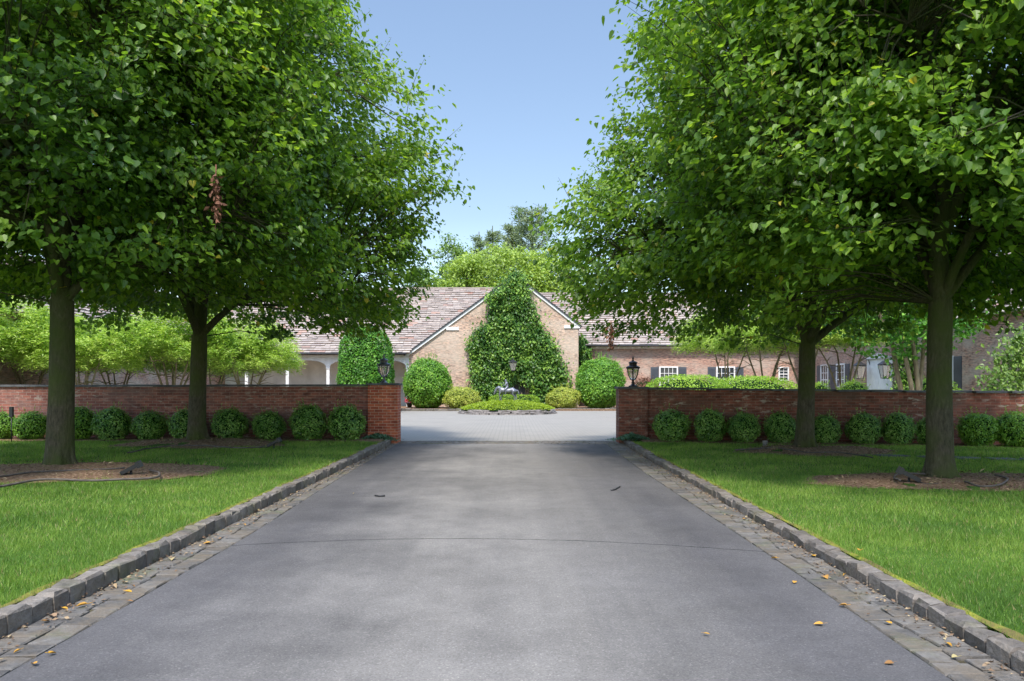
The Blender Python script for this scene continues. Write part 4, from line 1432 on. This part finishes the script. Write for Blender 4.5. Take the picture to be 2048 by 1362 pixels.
F1 = feather_tree(101, 6, 4.6, 2.3, 2600)
F2 = feather_tree(102, 5, 4.4, 2.2, 2600)
F3 = feather_tree(103, 4, 4.9, 2.3, 2000, zlow=.62)
FT = [(F1, 492, 31, .88, 'feathery lime-green small tree overlapping the left end of the arcade'),
      (F2, 425, 33, .95, 'feathery small tree just right of the forked left trunk, beyond the wall'),
      (F1, 345, 30, 1.0, 'feathery small tree left of the forked left trunk, with curved bare stems over the wall'),
      (F2, 235, 31, 1.05, 'feathery small tree in the middle between the two left trunks, beyond the wall'),
      (F1, 165, 28, .95, 'feathery small tree just right of the near left trunk, beyond the wall'),
      (F2, 60, 30, 1.0, 'feathery small tree left of the near left trunk, beyond the wall'),
      (F1, -30, 27, 1.0, 'feathery small tree cut off at the left end of the view, beyond the wall'),
      (F3, 1530, 36, 1.12, 'feathery small tree over the long hedge, left of the right forked trunk'),
      (F3, 1690, 34, 1.05, 'feathery small tree before the pink wing windows, right of the right forked trunk'),
      (F3, 1612, 34, 1.12, 'feathery small tree directly behind the right forked trunk, above the lime dome shrub'),
      (F3, 1452, 40, 1.12, 'feathery small tree over the second shuttered window of the right range')]
seen = set()
for (src, px, y, s, lab) in FT:
    o = src if id(src) not in seen else copy_tree(src)
    seen.add(id(src))
    s *= random.uniform(.93, 1.1); o.location = (pxx(px, y), y, -.02); o.rotation_euler = (0, 0, random.uniform(0, 6.28)); o.scale = (s, s, s)
    tag(o, lab, 'small tree', 'feathery small trees beyond the garden walls')
# stout multi-stemmed tree beyond the right wall
def stem_tree():
    root = empty('multi_stem_tree', (pxx(1835, 25), 25, 0))
    tr = MB()
    for px0, px1, r_ in ((1822, 1782, .10), (1832, 1800, .095), (1838, 1822, .10), (1842, 1846, .085)):
        pts = []
        for i in range(7):
            u = i / 6
            pts.append((pxx(px0 + (px1 - px0) * u, 25) - root.location.x, .15 * math.sin(px0 + u * 3), u * 3.3))
        pts.append((pts[-1][0] * 1.8, .6, 4.8))
        tr.tube(pts, [r_ * (1 - .06 * i) for i in range(8)], 8)
    tr.build('trunk', M['bark2'], root, uv=False)
    b = MB(); n = 9000
    d = unit(rng.normal(size=(n, 3))) * (rng.random(n) ** .4)[:, None]
    p_ = d * np.array([2.9, 2.0, 1.9]) + np.array([-.5, 0, 4.2])
    p_ = p_[np.array([mnoise.noise(Vector(q) * 1.1) > -.12 for q in p_])]
    m = len(p_)
    leaves(b, p_, rng.normal(size=(m, 3)) * .5 + np.array([0, -.2, .9]), rng.normal(size=(m, 3)) * .7 + np.array([0, 0, -.6]), .13 * (.7 + .6 * rng.random(m)), 'heart')
    b.build('crown', M['column'], root, uv=False)
    tag(root, 'small tree with four stout tan stems beyond the wall, left of the mossy trunk', 'small tree')
stem_tree()
pl = [(pxx(a, 28.5), EYE + (HOR - b_) * 28.5 / FPX) for a, b_ in ((1900, 800), (1905, 760), (1930, 720), (1940, 680), (1990, 660), (2040, 640), (2100, 650), (2110, 800))]
o = climber('loose_vine', pl, 27.0, 4600, .15, 1.4, 'loose pale vine with bare woody stems over the wing, right of the mossy trunk', 8, .4, 12)
o.data.materials[0] = M['bgd']
pl = [(pxx(a, 38.0), EYE + (HOR - b_) * 38 / FPX) for a, b_ in ((1778, 800), (1776, 700), (1800, 680), (1845, 690), (1848, 800))]
climber('wall_vine', pl, 37.6, 2600, .17, 1.0, 'dark leafy vine with twisted stems right of the white panelled door', 12, .3, 8)


# ------------------------------------------------------------------ far trees
def far_tree(name, px, y, top, width, mat, n, size, label, low=.2, seed=1, cl=120, kind='oval', trunk=True, group='trees rising behind the house'):
    rd = random.Random(seed); lr = np.random.default_rng(seed)
    H_ = EYE + (HOR - top) * y / FPX; W = width * y / FPX / 2
    root = empty(name, (pxx(px, y), y, 0))
    tr = MB()
    tr.tube([(0, 0, -.1), (.1, 0, H_ * .4), (-.05, 0, H_ * .8)], [.35, .25, .08], 8)
    P_ = []
    while len(P_) < cl:
        d = Vector((rd.gauss(0, 1), rd.gauss(0, 1), rd.gauss(0, 1))).normalized() * rd.random() ** .33
        z = H_ * (low + (1 - low) * (.5 + .5 * d.z)); wz_ = 1.0
        P_.append((d.x * W * .9, d.y * W * .8, z - .06 * H_))
    P_ = np.array(P_)
    for q in P_[:: max(1, cl // 18)]:
        tr.tube([(0, 0, q[2] * .55), (q[0] * .5, q[1] * .5, q[2] * .85), tuple(q)], [.12, .07, .02], 5, cap=False)
    tr.build('trunk', M['bark'], root, uv=False)
    per = n // cl
    ci = np.repeat(np.arange(cl), per); m = len(ci)
    cs = W * .165
    off = lr.normal(size=(m, 3)) * np.array([cs, cs, cs * .55])
    p_ = P_[ci] + off
    b = MB()
    leaves(b, p_, off * .3 + lr.normal(size=(m, 3)) * .5 + np.array([0, -.2, .8]), lr.normal(size=(m, 3)) * .6 + np.array([0, 0, -.5]), size * (.6 + .8 * lr.random(m)), kind)
    b.build('crown', M[mat], root, uv=False)
    tag(root, label, 'tree', group)
    return root


far_tree('broadleaf_tree', 1010, 72, 464, 180, 'bgl', 26000, .30, 'broad pale green tree directly behind the gable peak', seed=1, cl=170)
far_tree('broadleaf_tree', 1098, 74, 474, 150, 'bgl', 18000, .30, 'pale green tree behind the right slope of the gable, before the pine', seed=2, cl=130)
far_tree('broadleaf_tree', 935, 68, 482, 150, 'bgl', 22000, .28, 'pale tree above the left slate roof, next to the left crown edge', seed=3, cl=130)
far_tree('broadleaf_tree', 905, 88, 452, 110, 'bgd', 12000, .30, 'darker tree top against the sky left of the pale tree', seed=4, cl=90)
far_tree('broadleaf_tree', 840, 74, 520, 130, 'bgd', 12000, .30, 'green tree mostly hidden behind the left lindens', seed=5, cl=90)
far_tree('broadleaf_tree', 1180, 76, 510, 130, 'bgd', 12000, .30, 'green tree mostly hidden behind the right lindens', seed=6, cl=90)


def pine(px, y, top, width, label, seed, boughs=46, low=.35):
    rd = random.Random(seed); lr = np.random.default_rng(seed)
    H_ = EYE + (HOR - top) * y / FPX; W = width * y / FPX / 2
    root = empty('pine_tree', (pxx(px, y), y, 0))
    tr = MB(); tr.tube([(0, 0, -.1), (.1, 0, H_ * .5), (0, 0, H_ * .99)], [.4, .26, .05], 8)
    P_ = []; D_ = []
    for k in range(boughs):
        f = (k + rd.random()) / boughs; z = H_ * (low + (1 - low) * f * .93)
        L = W * (1.08 - f ** 1.4 * .80) * rd.uniform(.55, 1.1); a = k * 2.399 + rd.uniform(-.4, .4)
        up = rd.uniform(.45, .8)
        e = Vector((math.cos(a) * L, math.sin(a) * L, z + L * up))
        tr.tube([(0, 0, z), (e.x * .5, e.y * .5, z + L * up * .35), e], [.07, .05, .02], 4, cap=False)
        for i in range(9):
            u = .3 + .7 * i / 8
            P_.append((e.x * u, e.y * u, z + L * up * u * u)); D_.append((math.cos(a), math.sin(a), .9))
    P_ = np.array(P_); D_ = np.array(D_); per = 26
    ci = np.repeat(np.arange(len(P_)), per); m = len(ci)
    p_ = P_[ci] + lr.normal(size=(m, 3)) * np.array([.34, .34, .17])
    b = MB(); leaves(b, p_, lr.normal(size=(m, 3)) * .6 + np.array([0, -.5, .8]), D_[ci] + lr.normal(size=(m, 3)) * .45, .40 * (.6 + .6 * lr.random(m)), 'slim')
    tr.build('trunk', M['bark'], root, uv=False)
    b.build('crown', M['pine'], root, uv=False)
    tag(root, label, 'pine tree', 'pines against the sky behind the house')


pine(1064, 95, 410, 190, 'tall pine with upswept boughs, highest tree behind the house', 1, 60)
pine(1024, 98, 438, 100, 'pine just left of the tallest pine, half as wide', 2, 44)
pine(985, 100, 448, 80, 'smaller pine in the middle of the gap', 3, 30)
pine(958, 96, 460, 70, 'smallest pine, nearest to the left crown edge', 4, 26)
k = 0
WHERE = ['beyond the left end of the long wall', 'left of the near left trunk', 'right of the near left trunk', 'left of the forked left trunk', 'right of the forked left trunk', 'above the arcade roof',
         'above the right slate roof', 'above the right roof near the forked right trunk', 'right of the forked right trunk', 'left of the mossy near trunk', 'right of the mossy near trunk', 'beyond the right end of the mossy wall']
for px in (-150, 20, 190, 360, 530, 690, 1340, 1500, 1660, 1830, 2000, 2160):
    k += 1
    far_tree('broadleaf_tree', px, 80 + 6 * math.sin(k * 2.1), 600 + 14 * math.sin(k * 1.7), 190, 'bgd', 6500, .42,
             'far green tree in the crown gaps ' + WHERE[k - 1], seed=20 + k, cl=60, group='trees far behind the linden crowns')

# ------------------------------------------------------------------ small things
def spotlight(px, py, h, mat, label, az):
    p0 = G(px, py, h)
    r = empty('garden_spotlight', (p0.x, p0.y, h - .02), az)
    b = MB(); b.tube([(0, 0, -.08), (0, 0, .07)], .015, 6); b.build('stake', mat, r)
    b = MB(); Mx = Matrix.Translation((0, 0, .10)) @ Matrix.Rotation(R(-28), 4, 'Y')
    b.box(-.13, .13, -.075, .075, -.025, .03, M=Mx); b.box(.10, .15, -.09, .09, -.045, .05, M=Mx)
    for yy_ in (-.05, -.025, 0, .025, .05): b.box(-.15, -.131, yy_ - .006, yy_ + .006, -.02, .025, M=Mx)
    b.build('housing', mat, r)
    b = MB(); b.tube([(-.1, 0, .02), (-.2, .05, -.01), (-.35, .02, 0.0)], .01, 5); b.build('cable', M['black'], r)
    if mat is M['stone']: r.scale = (.6, .6, .6)
    tag(r, label, 'spotlight')


spotlight(262, 948, .16, M['black'], 'black ground spotlight lying in the mulch right of the near left trunk', .2)
spotlight(1818, 962, .16, M['black'], 'black ground spotlight in the mulch left of the mossy near trunk', math.pi * .9)
spotlight(1530, 891, .15, M['stone'], 'pale ground spotlight left of the right forked trunk', 1.2)
spotlight(548, 893, .16, M['black'], 'small black spotlight right of the forked left trunk', 0)
b = MB(); b.tube([(0, 0, 0), (0, 0, .62)], .012, 6); b.box(-.04, .04, -.03, .03, .62, .86); o = b.build('garden_stake', M['black']); pp = G(23, 884, .12); o.location = (pp.x, pp.y, .1)
tag(o, 'thin black path light on a stake between the two leftmost light boxwoods', 'path light')


def hose(pts, h, label, r_=.014):
    b = MB()
    W_ = [G(a, c_, h) for a, c_ in pts]
    # smooth through the points
    out = []
    for i in range(len(W_) - 1):
        p0, p1, p2, p3 = W_[max(0, i - 1)], W_[i], W_[i + 1], W_[min(len(W_) - 1, i + 2)]
        for q in range(6):
            u = q / 6
            v = .5 * ((2 * p1) + (p2 - p0) * u + (2 * p0 - 5 * p1 + 4 * p2 - p3) * u * u + (3 * p1 - p0 - 3 * p2 + p3) * u ** 3)
            out.append(v + Vector((0, 0, .02 * mnoise.noise(v * 2))))
    out.append(W_[-1])
    b.tube(out, r_, 6)
    o = b.build('irrigation_hose', M['hose'], uv=False)
    tag(o, label, 'hose')


hose([(-20, 955), (60, 945), (150, 940), (220, 938), (250, 936)], .19, 'brown irrigation hose curving behind the near left trunk foot')
hose([(-20, 975), (70, 962), (160, 960), (250, 958), (310, 954), (318, 946), (300, 940)], .19, 'long brown irrigation hose across the front of the near left mulch ring', .017)
hose([(1930, 962), (1960, 972), (2000, 968), (2015, 958), (1990, 950)], .18, 'looped irrigation hose right of the mossy near trunk')
hose([(1800, 962), (1788, 955), (1800, 948), (1850, 948)], .18, 'short curved hose beside the black spotlight near the mossy trunk')
hose([(1470, 900), (1550, 896), (1600, 903), (1680, 905), (1745, 915)], .18, 'grey irrigation hose across the mulch mound of the right forked trunk')
hose([(255, 905), (330, 892), (400, 890), (470, 896), (530, 892)], .25, 'irrigation hose across the mulch mound of the forked left trunk')


def leaf_litter():
    b = MB(); leaves(b, np.array([[0, 0, .004]]), np.array([[0, 0, 1.0]]), np.array([[0, 1.0, 0]]), np.array([.075]), 'heart')
    b.tube([(0, .0, .006), (-.01, -.04, .012)], .0015, 4)
    return b.build('fallen_leaf', M['dead'], uv=False)


L0 = leaf_litter()
FL = [(40, 1302, 'on the cobbles at the bottom left'), (8, 1318, 'at the very left edge of the cobbles'), (98, 1309, 'on the asphalt edge at the bottom left'), (70, 1330, 'on the asphalt, lowest of the left leaves'),
      (110, 1235, 'on the cobbles below the kerb, left'), (88, 1244, 'by the kerb foot, left'), (125, 1216, 'against the left kerb, among several'), (173, 1211, 'on the left cobbles above the asphalt corner'),
      (226, 1172, 'on the left cobbles, pale'), (253, 1166, 'on left cobbles, golden, of a trio'), (265, 1173, 'on left cobbles, golden, lower of a trio'), (250, 1182, 'on left cobbles, small orange'),
      (257, 1203, 'on left cobbles near the asphalt edge'), (342, 1118, 'at the left kerb foot near the joint line'), (275, 1155, 'left cobbles close to kerb'), (420, 1086, 'left cobbles just above the joint line'),
      (440, 1078, 'large and pale on the left cobbles'), (487, 1049, 'long and curled on the left cobbles'), (518, 1021, 'left cobbles further up'), (708, 987, 'pale on the asphalt, upper left'),
      (797, 955, 'on the asphalt beyond the upper left patch'), (1408, 1268, 'orange on the asphalt, lower right'), (1590, 1163, 'pale on asphalt beside right cobbles'), (1645, 1248, 'pale green on the asphalt, lower right'),
      (1780, 1248, 'pale yellow on the right cobbles'), (1785, 1325, 'grey at the right asphalt edge'), (1893, 1288, 'orange on the right cobbles near the kerb'), (1693, 1213, 'orange-brown at the right asphalt edge'),
      (1648, 1154, 'golden on the right cobbles'), (1690, 1150, 'yellow at the right kerb foot'), (1588, 1092, 'pink-brown at the right kerb foot'), (1629, 1113, 'small by right kerb'), (1487, 1039, 'orange further up the right cobbles'),
      (1720, 1138, 'brown in the right lawn margin'), (1915, 1315, 'pale at right kerb foot, lowest'), (1553, 1118, 'small orange on the right cobbles at the joint line')]
for i, (px, py, w) in enumerate(FL):
    o = L0 if i == 0 else L0.copy()
    if i: COL.objects.link(o)
    p_ = G(px, py, .01)
    o.location = (p_.x, p_.y, .012); o.rotation_euler = (random.uniform(-.15, .15), random.uniform(-.15, .15), random.uniform(0, 6.28))
    s = random.uniform(.4, .85); o.scale = (s * random.uniform(.35, 1), s, s * random.uniform(.6, 2.4))
    if i == 33: o.location.z = .15
    tag(o, 'fallen leaf ' + w, 'fallen leaf', 'fallen leaves on the drive')
for pts, lab in (([(1222, 980), (1230, 979), (1236, 975), (1240, 973)], 'small dark S-shaped twig on the right half of the asphalt'), ([(750, 991), (758, 992), (770, 991.5)], 'short straight twig on the left half of the asphalt')):
    b = MB(); b.tube([G(a, c_, .012) for a, c_ in pts], .010, 5); o = b.build('twig', M['black'], uv=False); tag(o, lab, 'twig')


# small brown debris gathered along the kerb foot and on the mulch
b = MB(); n = 2600
y = 2.5 + 16.5 * rng.random(n); sd_ = np.where(rng.random(n) < .5, -1, 1)
xk = np.where(sd_ < 0, np.interp(y, [a for a, c_ in LX], [c_ for a, c_ in LX]), np.interp(y, [a for a, c_ in RX], [c_ for a, c_ in RX]))
x = xk - sd_ * np.abs(rng.normal(size=n)) * .10
leaves(b, np.stack([x, y, .006 + .012 * rng.random(n)], 1), rng.normal(size=(n, 3)) * .3 + np.array([0, 0, 1]), rng.normal(size=(n, 3)), .028 * (.4 + rng.random(n)), 'oval')
for m_ in MULCH:
    k_ = 420; r_ = np.sqrt(rng.random(k_)) * .95; t_ = rng.random(k_) * 6.283
    x = m_[0] + m_[2] * r_ * np.cos(t_); y = m_[1] + m_[3] * r_ * np.sin(t_)
    z = np.array([lawn_h(a, c_) + m_[4] * min(1, max(0, mul(a, c_)[0]) * 2.2) + .035 for a, c_ in zip(x, y)])
    leaves(b, np.stack([x, y, z], 1), rng.normal(size=(k_, 3)) * .35 + np.array([0, 0, 1]), rng.normal(size=(k_, 3)), .07 * (.4 + rng.random(k_)), 'slim')
t = NT('debris'); M['debris'] = t.fin(t.ramp(t.att(), [(0, (.07, .045, .03)), (.5, (.20, .13, .08)), (.9, (.34, .25, .15)), (1, (.45, .36, .2))]), .9, .1)
o = b.build('leaf_debris', M['debris'], uv=False); tag(o, 'small brown leaf and twig debris along the kerbs and in the mulch rings', 'debris', kind='stuff')


# hanging dry leaf bunches in the crowns
def dry_bunch(px, y0, y1, dist, label):
    b = MB(); n = 80
    a = P(px, y0, dist); c_ = P(px, y1, dist)
    u = rng.random(n)
    pp = np.array(a)[None] * (1 - u[:, None]) + np.array(c_)[None] * u[:, None] + rng.normal(size=(n, 3)) * .025
    leaves(b, pp, rng.normal(size=(n, 3)), rng.normal(size=(n, 3)) * .4 + np.array([0, 0, -1]), .075 * (.6 + .6 * rng.random(n)), 'oval')
    b.tube([a + Vector((0, 0, .12)), a, c_], [.008, .007, .004], 4)
    o = b.build('dry_leaf_bunch', M['drybranch'], uv=False); tag(o, label, 'dead spray')
dry_bunch(432, 350, 440, 8.6, 'withered red-brown leaf spray hanging in the near left linden crown')
dry_bunch(1222, 655, 695, 13.2, 'dark withered spray dangling below the right linden crown before the slate roof')
